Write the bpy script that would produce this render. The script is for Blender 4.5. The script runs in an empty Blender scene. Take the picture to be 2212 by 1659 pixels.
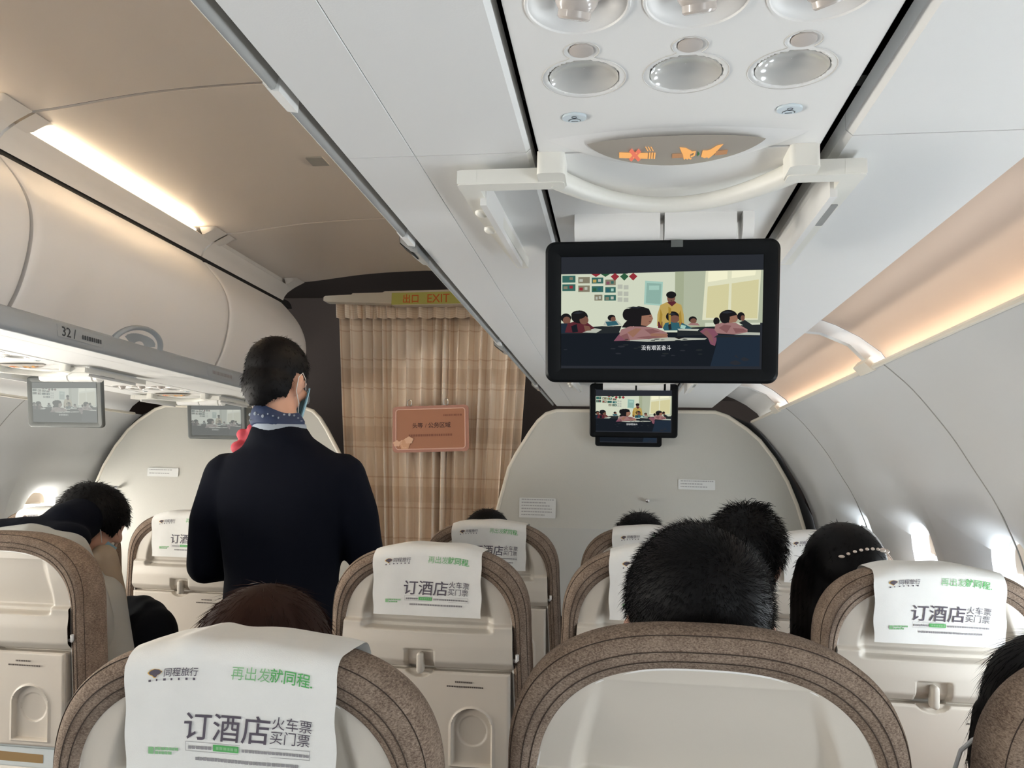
import bpy, bmesh, math, random
import numpy as np
from mathutils import Vector, Matrix, Euler
random.seed(7); np.random.seed(7)
SC = bpy.context.scene
COL = SC.collection
E = 1.16            # eye height: coordinates below are metres from the eye (x right, y forward, z up)

# ------------------------------------------------------------------ camera
W_IMG, H_IMG, F_PX = 2212, 1659, 1700.0
cam_d = bpy.data.cameras.new('camera'); cam = bpy.data.objects.new('camera', cam_d); COL.objects.link(cam)
cam_d.sensor_fit = 'HORIZONTAL'; cam_d.sensor_width = 36.0; cam_d.lens = 36.0 * F_PX / W_IMG
cam_d.clip_start = 0.02; cam_d.clip_end = 100
_y, _p, _r = math.radians(7.94541806), math.radians(6.87014648), 0.024
_f = Vector((-math.sin(_y)*math.cos(_p), math.cos(_y)*math.cos(_p), math.sin(_p)))
_rt = Vector((math.cos(_y), math.sin(_y), 0)); _up = _rt.cross(_f)
_r2 = math.cos(_r)*_rt + math.sin(_r)*_up; _u2 = -math.sin(_r)*_rt + math.cos(_r)*_up
_m = Matrix.Identity(4)
for i in range(3): _m[i][0] = _r2[i]; _m[i][1] = _u2[i]; _m[i][2] = -_f[i]
cam.matrix_world = Matrix.Translation((0, 0, E)) @ _m
cam_d.dof.use_dof = False
SC.camera = cam

# ------------------------------------------------------------------ light and exposure
SC.view_settings.view_transform = 'Standard'; SC.view_settings.look = 'None'
EXPO = 1.3
SC.view_settings.exposure = EXPO; SC.view_settings.gamma = 1.0
SC.view_settings.use_curve_mapping = False
wd = bpy.data.worlds.new('sky'); SC.world = wd; wd.use_nodes = True
_bg = wd.node_tree.nodes['Background']; _bg.inputs[0].default_value = (0.93, 0.97, 1.0, 1); _bg.inputs[1].default_value = 3.0
CX = -0.863                                   # cabin centre line
def area(name, loc, rot, sx, sy, power, color):
    d = bpy.data.lights.new(name, 'AREA'); d.shape = 'RECTANGLE'; d.size = sx; d.size_y = sy; d.energy = power; d.color = color
    o = bpy.data.objects.new(name, d); COL.objects.link(o); o.location = (loc[0], loc[1], loc[2]+E); o.rotation_euler = rot
    return o
WIN_Y = [2.87 - 0.5*k for k in range(13)]      # window centres along the right wall
WIN_YL = [y+0.37 for y in WIN_Y]               # and along the left wall
def power_r(y): return 2.6 if y > 0.6 else 2.8
def power_l(y): return 3.6 if y > 2.9 else 5.5 if y > 2.2 else 12.0 if y > 1.2 else 8.0 if y > -0.3 else 2.8
for wy in WIN_Y:
    # daylight arriving through each window, placed just outside its pane
    area('window_daylight', (0.95, wy, -0.24), (0, math.radians(112), 0), 0.34, 0.24, power_r(wy), (0.84, 0.93, 1.0))
for wy in WIN_YL:
    area('window_daylight', (2*CX-0.95, wy, -0.24), (0, math.radians(-112), 0), 0.34, 0.24, power_l(wy), (1.0, 0.945, 0.85))

# ------------------------------------------------------------------ materials
MATS = {}
def mat(name, color, rough=0.5, metal=0.0, noise=0.0, nscale=60.0, bump=0.0, bscale=200.0, emit=None, estr=0.0, coat=0.0, spec=0.5):
    m = bpy.data.materials.new(name); m.use_nodes = True; nt = m.node_tree; b = nt.nodes['Principled BSDF']
    c = (*color, 1)
    b.inputs['Base Color'].default_value = c; b.inputs['Roughness'].default_value = rough; b.inputs['Metallic'].default_value = metal
    b.inputs['Specular IOR Level'].default_value = spec; b.inputs['Coat Weight'].default_value = coat
    if noise or bump:
        tc = nt.nodes.new('ShaderNodeTexCoord')
    if noise:
        n = nt.nodes.new('ShaderNodeTexNoise'); n.inputs['Scale'].default_value = nscale; n.inputs['Detail'].default_value = 4
        nt.links.new(tc.outputs['Object'], n.inputs['Vector'])
        r = nt.nodes.new('ShaderNodeMapRange'); r.inputs[3].default_value = 1-noise; r.inputs[4].default_value = 1+noise
        nt.links.new(n.outputs[0], r.inputs[0])
        mx = nt.nodes.new('ShaderNodeMix'); mx.data_type = 'RGBA'; mx.blend_type = 'MULTIPLY'; mx.inputs[0].default_value = 1
        mx.inputs[6].default_value = c; nt.links.new(r.outputs[0], mx.inputs[7]); nt.links.new(mx.outputs[2], b.inputs['Base Color'])
    if bump:
        n2 = nt.nodes.new('ShaderNodeTexNoise'); n2.inputs['Scale'].default_value = bscale; n2.inputs['Detail'].default_value = 3
        nt.links.new(tc.outputs['Object'], n2.inputs['Vector'])
        bp = nt.nodes.new('ShaderNodeBump'); bp.inputs['Strength'].default_value = bump; bp.inputs['Distance'].default_value = 0.002
        nt.links.new(n2.outputs[0], bp.inputs['Height']); nt.links.new(bp.outputs[0], b.inputs['Normal'])
    if emit:
        b.inputs['Emission Color'].default_value = (*emit, 1); b.inputs['Emission Strength'].default_value = estr
    MATS[name] = m
    return m
def emi(name, color, s=1.0):
    m = bpy.data.materials.new(name); m.use_nodes = True; nt = m.node_tree
    nt.nodes.remove(nt.nodes['Principled BSDF']); e = nt.nodes.new('ShaderNodeEmission')
    e.inputs[0].default_value = (*color, 1); e.inputs[1].default_value = s/2**EXPO
    nt.links.new(e.outputs[0], nt.nodes['Material Output'].inputs[0]); MATS[name] = m
    return m
def weave(name, c1, c2, scale):
    """woven seat fabric: crossed threads with colour variation"""
    m = mat(name, c1, 0.9, spec=0.2); nt = m.node_tree; b = nt.nodes['Principled BSDF']; L = nt.links.new
    tc = nt.nodes.new('ShaderNodeTexCoord'); mp = nt.nodes.new('ShaderNodeMapping'); mp.inputs['Scale'].default_value = (scale, scale*0.4, scale*1.7)
    L(tc.outputs['Object'], mp.inputs[0])
    n = nt.nodes.new('ShaderNodeTexNoise'); n.inputs['Scale'].default_value = 1.0; n.inputs['Detail'].default_value = 3; n.inputs['Roughness'].default_value = 0.75
    L(mp.outputs[0], n.inputs['Vector'])
    n3 = nt.nodes.new('ShaderNodeTexNoise'); n3.inputs['Scale'].default_value = 30; L(tc.outputs['Object'], n3.inputs['Vector'])
    ad = nt.nodes.new('ShaderNodeMath'); ad.operation = 'MULTIPLY_ADD'; ad.inputs[1].default_value = 0.25; L(n3.outputs[0], ad.inputs[0]); L(n.outputs[0], ad.inputs[2])
    cr = nt.nodes.new('ShaderNodeValToRGB'); cr.color_ramp.elements[0].position = 0.48; cr.color_ramp.elements[0].color = (*c2, 1)
    cr.color_ramp.elements[1].position = 0.80; cr.color_ramp.elements[1].color = (*c1, 1); L(ad.outputs[0], cr.inputs[0]); L(cr.outputs[0], b.inputs['Base Color'])
    bp = nt.nodes.new('ShaderNodeBump'); bp.inputs['Strength'].default_value = 0.5; bp.inputs['Distance'].default_value = 0.0012
    L(n.outputs[0], bp.inputs['Height']); L(bp.outputs[0], b.inputs['Normal'])
    return m
mat('psu_white', (0.835, 0.825, 0.80), 0.42)
mat('panel_white', (0.765, 0.765, 0.75), 0.5, bump=0.05, bscale=500)
mat('bin_white', (0.72, 0.70, 0.68), 0.45)
mat('ceiling_beige', (0.72, 0.665, 0.61), 0.35)
mat('cove_grey', (0.60, 0.58, 0.55), 0.45)
mat('wall_white', (0.61, 0.62, 0.62), 0.5, bump=0.06, bscale=600)
mat('rail_grey', (0.36, 0.40, 0.435), 0.4)
mat('rail_dull', (0.33, 0.33, 0.315), 0.5)
mat('gap_black', (0.012, 0.012, 0.012), 0.7)
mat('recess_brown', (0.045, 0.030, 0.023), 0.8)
mat('peach_lit', (0.63, 0.47, 0.355), 0.5)  # warm cove light put into the panel colour; unlit stretches are grey
mat('bulkhead', (0.56, 0.55, 0.50), 0.55, noise=0.03, nscale=260)
mat('bulkhead_low', (0.53, 0.53, 0.50), 0.55)
mat('bull_nose', (0.78, 0.73, 0.63), 0.4)
mat('floor_carpet', (0.06, 0.065, 0.09), 0.95, noise=0.3, nscale=300)
mat('shell', (0.585, 0.54, 0.47), 0.42, bump=0.03, bscale=700)
mat('tray', (0.585, 0.53, 0.455), 0.45, bump=0.03, bscale=700)
weave('seat_fabric', (0.34, 0.265, 0.205), (0.12, 0.082, 0.060), 420)
mat('stitch', (0.045, 0.03, 0.022), 0.9)
mat('cover_cloth', (0.80, 0.80, 0.77), 0.9, noise=0.04, nscale=40, bump=0.12, bscale=900)
mat('print_dark', (0.10, 0.085, 0.11), 0.8)
mat('print_grey', (0.30, 0.29, 0.30), 0.8)
mat('print_green', (0.10, 0.42, 0.12), 0.8)
mat('print_lightgreen', (0.25, 0.50, 0.25), 0.8)
mat('print_yellow', (0.75, 0.45, 0.08), 0.8)
mat('tray_text', (0.10, 0.08, 0.07), 0.8)
mat('metal', (0.7, 0.7, 0.7), 0.25, metal=1.0)
mat('seat_metal', (0.35, 0.35, 0.36), 0.4, metal=1.0)
mat('monitor_black', (0.004, 0.005, 0.006), 0.4, spec=0.15)
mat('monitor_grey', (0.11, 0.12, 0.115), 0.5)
mat('mount_cream', (0.80, 0.785, 0.72), 0.4)
mat('lens_grey', (0.55, 0.54, 0.51), 0.14, coat=0.6)
mat('nub_beige', (0.52, 0.47, 0.43), 0.5)
mat('nozzle', (0.50, 0.45, 0.41), 0.25, coat=0.4)
mat('call_blue', (0.68, 0.76, 0.80), 0.3)
mat('icon_dark', (0.05, 0.06, 0.07), 0.6)
mat('sign_lens', (0.40, 0.36, 0.31), 0.3)
emi('icon_orange', (1.0, 0.50, 0.17), 0.95)
emi('icon_dim', (0.55, 0.30, 0.16), 0.8)
emi('icon_red', (0.95, 0.25, 0.16), 0.85)
emi('icon_green', (0.10, 0.30, 0.13), 0.6)
emi('cove_lamp', (1.0, 0.80, 0.55), 3.2)
emi('wall_lamp', (1.0, 0.62, 0.36), 2.4)
mat('exit_sheet', (0.52, 0.52, 0.13), 0.6)
mat('exit_red', (0.62, 0.14, 0.03), 0.6)
mat('header_cream', (0.68, 0.62, 0.52), 0.5)
mat('placard', (0.36, 0.155, 0.085), 0.55)
mat('placard_edge', (0.40, 0.19, 0.14), 0.5)
mat('placard_line', (0.70, 0.45, 0.36), 0.5)
mat('placard_flower', (0.58, 0.33, 0.20), 0.6)
mat('placard_flower_light', (0.68, 0.43, 0.29), 0.6)
mat('placard_ink', (0.045, 0.015, 0.012), 0.7)
mat('placard_ink_soft', (0.22, 0.085, 0.05), 0.7)
mat('label_white', (0.74, 0.75, 0.73), 0.5)
mat('label_ink', (0.42, 0.42, 0.42), 0.7)
mat('navy', (0.0024, 0.0038, 0.0095), 0.85, spec=0.12, bump=0.25, bscale=60)
mat('navy_trousers', (0.003, 0.004, 0.007), 0.9, spec=0.2)
mat('skin', (0.62, 0.36, 0.26), 0.5, noise=0.05, nscale=40)
mat('hair_black', (0.003, 0.0028, 0.0035), 0.55, spec=0.16)
mat('hair_red', (0.020, 0.0048, 0.0018), 0.6, spec=0.2)
mat('mask_blue', (0.36, 0.60, 0.72), 0.85)
mat('scarf_navy', (0.012, 0.03, 0.09), 0.7)
mat('scarf_light', (0.30, 0.36, 0.44), 0.7)
mat('scarf_red', (0.55, 0.06, 0.09), 0.7)
mat('coat_grey', (0.42, 0.43, 0.41), 0.9)
mat('cloth_grey', (0.16, 0.16, 0.17), 0.9)
mat('cloth_dark', (0.02, 0.02, 0.025), 0.9)
mat('cloth_beige', (0.45, 0.37, 0.28), 0.9)
mat('shoe', (0.015, 0.013, 0.012), 0.4)
mat('eye_white', (0.75, 0.74, 0.72), 0.2)
mat('lip', (0.48, 0.2, 0.17), 0.5)
mat('pearl', (0.72, 0.62, 0.55), 0.25)
mat('cable_white', (0.75, 0.77, 0.78), 0.4)
mat('blind', (0.66, 0.55, 0.44), 0.6)
mat('magazine', (0.62, 0.66, 0.66), 0.4)
mat('magazine_brown', (0.30, 0.19, 0.08), 0.5)
mat('magazine_pink', (0.55, 0.2, 0.25), 0.5)
# window pane: mostly clear, a little gloss
m = bpy.data.materials.new('pane_glass'); m.use_nodes = True; nt = m.node_tree; nt.nodes.remove(nt.nodes['Principled BSDF'])
_t = nt.nodes.new('ShaderNodeBsdfTransparent'); _g = nt.nodes.new('ShaderNodeBsdfGlossy'); _g.inputs['Roughness'].default_value = 0.05
_mx = nt.nodes.new('ShaderNodeMixShader'); _mx.inputs[0].default_value = 0.06
nt.links.new(_t.outputs[0], _mx.inputs[1]); nt.links.new(_g.outputs[0], _mx.inputs[2]); nt.links.new(_mx.outputs[0], nt.nodes['Material Output'].inputs[0]); MATS['pane_glass'] = m
# curtain: plaid beige cloth
m = mat('curtain_cloth', (0.5, 0.4, 0.3), 0.95, spec=0.1); nt = m.node_tree; b = nt.nodes['Principled BSDF']; L = nt.links.new
uv = nt.nodes.new('ShaderNodeUVMap'); sp = nt.nodes.new('ShaderNodeSeparateXYZ'); L(uv.outputs[0], sp.inputs[0])
def _stripe(sock, freq, lo, hi, c_lo):
    mu = nt.nodes.new('ShaderNodeMath'); mu.operation = 'MULTIPLY'; mu.inputs[1].default_value = freq; L(sock, mu.inputs[0])
    fr = nt.nodes.new('ShaderNodeMath'); fr.operation = 'FRACT'; L(mu.outputs[0], fr.inputs[0])
    cr = nt.nodes.new('ShaderNodeValToRGB'); cr.color_ramp.interpolation = 'CONSTANT'
    cr.color_ramp.elements[0].color = (1, 1, 1, 1); cr.color_ramp.elements[1].position = lo; cr.color_ramp.elements[1].color = (*c_lo, 1)
    e = cr.color_ramp.elements.new(hi); e.color = (1, 1, 1, 1); L(fr.outputs[0], cr.inputs[0])
    return cr.outputs[0]
def _mul(a, c):
    x = nt.nodes.new('ShaderNodeMix'); x.data_type = 'RGBA'; x.blend_type = 'MULTIPLY'; x.inputs[0].default_value = 1; L(a, x.inputs[6]); L(c, x.inputs[7]); return x.outputs[2]
_base = nt.nodes.new('ShaderNodeRGB'); _base.outputs[0].default_value = (0.85, 0.74, 0.62, 1)
c = _mul(_base.outputs[0], _stripe(sp.outputs[1], 3.6, 0.10, 0.36, (0.90, 0.87, 0.84)))
c = _mul(c, _stripe(sp.outputs[1], 7.2, 0.88, 0.93, (0.86, 0.79, 0.74)))
c = _mul(c, _stripe(sp.outputs[0], 5.0, 0.15, 0.45, (0.92, 0.88, 0.84)))
c = _mul(c, _stripe(sp.outputs[0], 10.0, 0.80, 0.86, (0.90, 0.80, 0.74)))
L(c, b.inputs['Base Color'])

# ------------------------------------------------------------------ mesh helpers
ORG = {}
def M(x): return MATS[x] if isinstance(x, str) else x
class MB:
    """collects geometry for ONE mesh object, in eye-relative coordinates"""
    def __init__(s): s.v = []; s.f = []; s.mi = []; s.uv = None; s.sharp = []
    def add(s, vs, fs, mi=0):
        o = len(s.v); s.v += [tuple(p) for p in vs]; s.f += [tuple(i+o for i in f) for f in fs]; s.mi += [mi]*len(fs); return o
    def box(s, x0, x1, y0, y1, z0, z1, mi=0):
        s.add([(x0,y0,z0),(x1,y0,z0),(x1,y1,z0),(x0,y1,z0),(x0,y0,z1),(x1,y0,z1),(x1,y1,z1),(x0,y1,z1)],
              [(3,2,1,0),(4,5,6,7),(0,1,5,4),(1,2,6,5),(2,3,7,6),(3,0,4,7)], mi); return s
    def grid(s, P, mi=0, flip=False, closed=False):
        """P: rows x cols x 3"""
        P = np.asarray(P, float); r, c, _ = P.shape; fs = []
        for i in range(r-1):
            for j in range(c if closed else c-1):
                a, b_, d, e = i*c+j, i*c+(j+1) % c, (i+1)*c+(j+1) % c, (i+1)*c+j
                fs.append((a, e, d, b_) if flip else (a, b_, d, e))
        s.add(P.reshape(-1, 3), fs, mi); return s
    def loft(s, rings, mi=0, caps=True, flip=False):
        o = len(s.v); s.grid(rings, mi, flip, closed=True); n = len(rings[0]); k = len(rings)
        if caps:
            a = tuple(range(o, o+n)); b_ = tuple(range(o+(k-1)*n, o+k*n))
            s.f += [tuple(reversed(a)) if not flip else a, b_ if not flip else tuple(reversed(b_))]; s.mi += [mi, mi]
        return s
    def tube(s, pts, r, n=10, mi=0, closed=False):
        pts = [Vector(p) for p in pts]; k = len(pts); rr = [float(q) for q in r] if hasattr(r, '__len__') else [float(r)]*k; rings = []
        nrm = None
        for i, p in enumerate(pts):
            t = ((pts[(i+1) % k] if closed or i < k-1 else p) - (pts[i-1] if closed or i > 0 else p)).normalized()
            if nrm is None: nrm = t.orthogonal().normalized()
            nrm = (nrm - t*nrm.dot(t)).normalized(); bi = t.cross(nrm)
            rings.append([tuple(p + rr[i]*(math.cos(2*math.pi*j/n)*nrm + math.sin(2*math.pi*j/n)*bi)) for j in range(n)])
        if closed: rings.append(rings[0]); s.loft(rings, mi, caps=False)
        else: s.loft(rings, mi)
        return s
    def lathe(s, prof, c, axis='z', n=32, mi=0, sx=1.0, sy=1.0, caps=True):
        rings = []
        for r, h in prof:
            ring = []
            for j in range(n):
                a = 2*math.pi*j/n; p, q = r*math.cos(a)*sx, r*math.sin(a)*sy
                ring.append({'z': (c[0]+p, c[1]+q, c[2]+h), 'y': (c[0]+p, c[1]+h, c[2]+q), 'x': (c[0]+h, c[1]+p, c[2]+q)}[axis])
            rings.append(ring)
        return s.loft(rings, mi, caps)
    def ell(s, c, r, mi=0, n=16, m=10):
        rings = []
        for i in range(m+1):
            t = math.pi*i/m; k = max(math.sin(t), 0.02)
            rings.append([(c[0]+r[0]*k*math.cos(2*math.pi*j/n), c[1]+r[1]*k*math.sin(2*math.pi*j/n), c[2]-r[2]*math.cos(t)) for j in range(n)])
        return s.loft(rings, mi)
    def prism(s, poly, mapper, t0, t1, mi=0):
        """poly 2-D outline; mapper(u, v, t) -> xyz; thickness t0..t1"""
        n = len(poly); a = [mapper(u, v, t0) for u, v in poly]; b_ = [mapper(u, v, t1) for u, v in poly]
        s.add(a+b_, [tuple(range(n-1, -1, -1)), tuple(range(n, 2*n))]+[(i, (i+1) % n, n+(i+1) % n, n+i) for i in range(n)], mi); return s
    def flat(s, poly, mapper, t=0.0, mi=0):
        s.add([mapper(u, v, t) for u, v in poly], [tuple(range(len(poly)))], mi); return s
    def text(s, body, size, u0, v0, mapper, mi=0, t=0.0, bold=0.0, shear=0.0, sx=1.0, align='LEFT', rot=0.0):
        vs, fs = text_geo(body, bold)
        if not vs: return s
        us = [p[0] for p in vs]; lo, hi = min(us), max(us)
        off = {'LEFT': -lo, 'CENTER': -(lo+hi)/2, 'RIGHT': -hi}[align]; cr, sr = math.cos(rot), math.sin(rot)
        out = []
        for x, y in vs:
            a = (x+off+shear*y)*size*sx; c_ = y*size
            out.append(mapper(u0+a*cr-c_*sr, v0+a*sr+c_*cr, t))
        s.add(out, fs, mi); return s
    def build(s, name, mats, parent=None, smooth=True, angle=40, loc=None, local=False, recalc=True):
        o0 = ORG.get(parent.name, (0, 0, 0)) if parent is not None and not local else ((0, 0, 0) if loc is None else loc)
        vs = [(p[0]-o0[0], p[1]-o0[1], p[2]-o0[2]) for p in s.v]
        me = bpy.data.meshes.new(name); me.from_pydata(vs, [], s.f)
        mats = mats if isinstance(mats, (list, tuple)) else [mats]
        for m_ in mats: me.materials.append(M(m_))
        me.polygons.foreach_set('material_index', s.mi)
        if recalc:
            bm = bmesh.new(); bm.from_mesh(me); bmesh.ops.recalc_face_normals(bm, faces=bm.faces); bm.to_mesh(me); bm.free()
        if smooth:
            me.shade_smooth()
            me.set_sharp_from_angle(angle=math.radians(angle))
        if s.uv is not None:
            ul = me.uv_layers.new(name='UVMap')
            for lp in me.loops: ul.data[lp.index].uv = s.uv[lp.vertex_index]
        o = bpy.data.objects.new(name, me); COL.objects.link(o)
        if parent is not None: o.parent = parent; ORG[o.name] = ORG.get(parent.name, (0, 0, 0)) if not local else (0, 0, 0)
        elif not local: o.location = (o0[0], o0[1], o0[2]+E); ORG[o.name] = o0
        return o
_TXT = {}
def text_geo(body, bold=0.0):
    k = (body, bold)
    if k in _TXT: return _TXT[k]
    cu = bpy.data.curves.new('lettering', 'FONT'); cu.body = body; cu.size = 1.0; cu.offset = bold; cu.resolution_u = 3
    o = bpy.data.objects.new('lettering', cu); COL.objects.link(o)
    dg = bpy.context.evaluated_depsgraph_get(); ev = o.evaluated_get(dg); me = ev.to_mesh()
    r = ([(v.co.x, v.co.y) for v in me.vertices], [tuple(p.vertices) for p in me.polygons]) if me else ([], [])
    ev.to_mesh_clear(); bpy.data.objects.remove(o); bpy.data.curves.remove(cu); _TXT[k] = r
    return r
def thing(name, label, cat, at, group=None, rotz=0.0):
    o = bpy.data.objects.new(name, None); COL.objects.link(o); o.empty_display_size = 0.05
    o.location = (at[0], at[1], at[2]+E); o.rotation_euler.z = rotz; ORG[o.name] = tuple(at)
    return tag(o, label, cat, group)
def tag(o, label, cat, group=None):
    o['label'] = label; o['category'] = cat
    if group: o['group'] = group
    return o
def struct(mb, name, mats, **kw):
    o = mb.build(name, mats, **kw); o['kind'] = 'structure'; return o
def copy_tree(o, parent=None):
    c = o.copy(); COL.objects.link(c); c.parent = parent
    for ch in list(o.children): copy_tree(ch, c)
    return c
def sm(a, b_, x): t = np.clip((x-a)/(b_-a), 0, 1); return t*t*(3-2*t)
def rrect(cx, cy, w, h, r, n=6):
    out = []
    for sx, sy, a0 in ((1, 1, 0), (-1, 1, 90), (-1, -1, 180), (1, -1, 270)):
        for i in range(n+1):
            a = math.radians(a0+90*i/n); out.append((cx+sx*(w/2-r)+r*math.cos(a), cy+sy*(h/2-r)+r*math.sin(a)))
    return out
def oval(cx, cy, rx, ry, n=28): return [(cx+rx*math.cos(2*math.pi*i/n), cy+ry*math.sin(2*math.pi*i/n)) for i in range(n)]
def mir(x): return 2*CX-x
def XZ(y): return lambda u, v, t: (u, y+t, v)
def XY(z): return lambda u, v, t: (u, v, z+t)

# ================================================================== THE SETTING
Y0, Y1 = -3.2, 3.45                       # modelled stretch of cabin
# wall profile (half width x as a function of height z), right side
PZ = np.array([-1.16, -0.9, -0.6, -0.4, -0.25, -0.127, -0.02, 0.03, 0.109, 0.214, 0.263])
PX = np.array([0.74, 0.78, 0.825, 0.832, 0.825, 0.80, 0.758, 0.727, 0.682, 0.603, 0.547])
_cz = np.linspace(-1.16, 0.263, 400); _cx = np.interp(_cz, PZ, PX)
for _ in range(60): _cx[1:-1] = (_cx[:-2]+_cx[1:-1]*2+_cx[2:])/4
def prof(z): return np.interp(z, _cz, _cx)
def ribs(y, z, side=1):
    fade = sm(0.22, -0.02, z)*sm(-0.75, -0.5, z)
    return 0.012*np.cos(2*np.pi*(y-(WIN_Y if side > 0 else WIN_YL)[0])/0.5)*fade
def wallpt(y, z, side=1): return np.stack([prof(z)+ribs(y, z, side), y+0*z, z+0*y], -1)
WZ0, WZ1, WC = -0.475, -0.035, -0.25       # window band
OW, OH = 0.100, 0.150                      # half opening
def flip_x(P, side): return P if side > 0 else np.stack([2*CX-P[..., 0], P[..., 1], P[..., 2]], -1)
def build_wall(side, name):
    WY = WIN_Y if side > 0 else WIN_YL
    mb = MB(); ys = np.arange(WY[-1]-0.25, WY[0]+0.251, 0.0125); yx = np.arange(WY[0]+0.25, 3.495, 0.0125); ys = np.append(ys, yx[1:])
    for z0, z1, n in ((WZ1, 0.263, 16), (-1.16, WZ0, 10)):
        Z, Yg = np.meshgrid(np.linspace(z0, z1, n+1), ys, indexing='ij'); mb.grid(flip_x(wallpt(Yg, Z, side), side))
    Z, Yg = np.meshgrid(np.linspace(WZ0, WZ1, 13), yx if len(yx) > 1 else np.array([WY[0]+0.25, WY[0]+0.2625]), indexing='ij'); mb.grid(flip_x(wallpt(Yg, Z, side), side))
    for wy in WY:
        hz = (WZ1-WZ0)/2; zc = (WZ1+WZ0)/2; ca = math.atan2(hz, 0.25)
        th = np.sort(np.append(2*np.pi*np.arange(60)/60, [ca, np.pi-ca, np.pi+ca, 2*np.pi-ca])); n = len(th); c, s_ = np.cos(th), np.sin(th)
        k = 1/np.maximum(np.abs(c)/0.25, np.abs(s_)/hz); oy, oz = wy+c*k, zc+s_*k
        e = 2/3.2; iy = wy+OW*np.sign(c)*np.abs(c)**e; iz = WC+OH*np.sign(s_)*np.abs(s_)**e
        rings = []
        for t in (0, 0.3, 0.55, 0.75, 0.9, 1.0):
            y, z = oy+(iy-oy)*t, oz+(iz-oz)*t; P = wallpt(y, z, side); P[:, 0] += 0.03*t**2.2; rings.append(P)
        for dx, sc in ((0.012, 0.985), (0.035, 0.95), (0.04, 0.93)):       # the deep reveal
            y, z = wy+(iy-wy)*sc, WC+(iz-WC)*sc; P = wallpt(y, z, side); P[:, 0] += 0.03+dx; rings.append(P)
        mb.grid(flip_x(np.array(rings), side), closed=True)
    mb2 = mb
    o = struct(mb2, name, 'wall_white', angle=50, recalc=False)
    return o
wall_r = build_wall(1, 'wall_right'); wall_l = build_wall(-1, 'wall_left')
def build_window(k, wy, side):
    n = 40; th = 2*np.pi*np.arange(n)/n; c, s_ = np.cos(th), np.sin(th); e = 2/3.2
    def ring(sc, dx):
        y = wy+OW*sc*np.sign(c)*np.abs(c)**e; z = WC+OH*sc*np.sign(s_)*np.abs(s_)**e
        P = np.stack([prof(z)+ribs(y, z, side)+dx, y, z], -1); return flip_x(P, side)
    mb = MB(); mb.grid(np.array([ring(0.95, 0.062), ring(0.88, 0.070), ring(0.86, 0.085)]), closed=True)
    fr = struct(mb, 'window_%d' % k, 'psu_white')
    p = MB(); p.add(ring(0.90, 0.080), [tuple(range(n))]); p.build('pane', 'pane_glass', fr, smooth=False)
    b = MB(); rows = []                                    # the blind, pushed up, its lower edge showing
    drop = 0.075 if side > 0 else 0.05
    for z in np.linspace(WC+OH*0.93, WC+OH*0.93-drop, 5):
        hw = OW*0.86*max(0.2, 1-abs((z-WC)/(OH*0.98))**3.2)**(1/3.2)
        rows.append([(prof(z)+ribs(wy, z, side)+0.066, wy+hw*q, z) for q in np.linspace(-1, 1, 9)])
    P = flip_x(np.array(rows, float), side); Q = P.copy(); Q[..., 0] += 0.004*side
    b.grid(P); b.grid(Q, flip=True); zt = rows[-1][0][2]
    x = rows[-1][0][0]; x0, x1 = sorted((x-0.004, x+0.006)) if side > 0 else sorted((2*CX-x-0.006, 2*CX-x+0.004))
    b.box(x0, x1, wy-0.05, wy+0.05, zt-0.003, zt+0.006)
    b.build('blind', 'blind', fr)
k = 1
for side in (1, -1):
    for wy in (WIN_Y if side > 0 else WIN_YL)[:7]: build_window(k, wy, side); k += 1
# wall panel seams: thin dark joints following the wall
for side in (1, -1):
    mb = MB()
    for ys in (1.74, 2.74, 0.74):
        zz = np.linspace(-0.9, 0.262, 60); P = wallpt(np.full(60, ys), zz, side); P[:, 0] -= 0.0004; P = flip_x(P, side); mb.tube(P, 0.0016, 5)
    struct(mb, 'trim_1' if side > 0 else 'trim_2', 'rail_dull')
# floor
mb = MB(); mb.box(mir(0.80)-0.1, 0.90, Y0, 4.4, -1.18, -1.16); struct(mb, 'floor', 'floor_carpet', smooth=False)
mb = MB(); mb.box(mir(1.0), 1.0, Y0-0.04, Y0, -1.16, 1.0); struct(mb, 'wall_back', 'wall_white', smooth=False)
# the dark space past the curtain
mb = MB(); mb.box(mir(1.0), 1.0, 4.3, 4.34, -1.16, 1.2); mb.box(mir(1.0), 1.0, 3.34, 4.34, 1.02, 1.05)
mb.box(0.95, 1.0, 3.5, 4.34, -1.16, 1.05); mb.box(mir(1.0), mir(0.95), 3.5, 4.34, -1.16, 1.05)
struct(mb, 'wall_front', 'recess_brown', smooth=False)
# outer skin so that no light leaks in above the bins
mb = MB(); mb.box(0.40, 1.05, Y0, 4.34, 0.44, 0.46); mb.box(mir(1.05), mir(0.40), Y0, 4.34, 0.44, 0.46); mb.box(mir(1.05), 1.05, Y0, 4.34, 1.05, 1.07)
mb.box(1.03, 1.05, Y0, 4.34, 0.24, 0.46); mb.box(mir(1.05), mir(1.03), Y0, 4.34, 0.24, 0.46)
struct(mb, 'ceiling_void', 'recess_brown', smooth=False)

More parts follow.
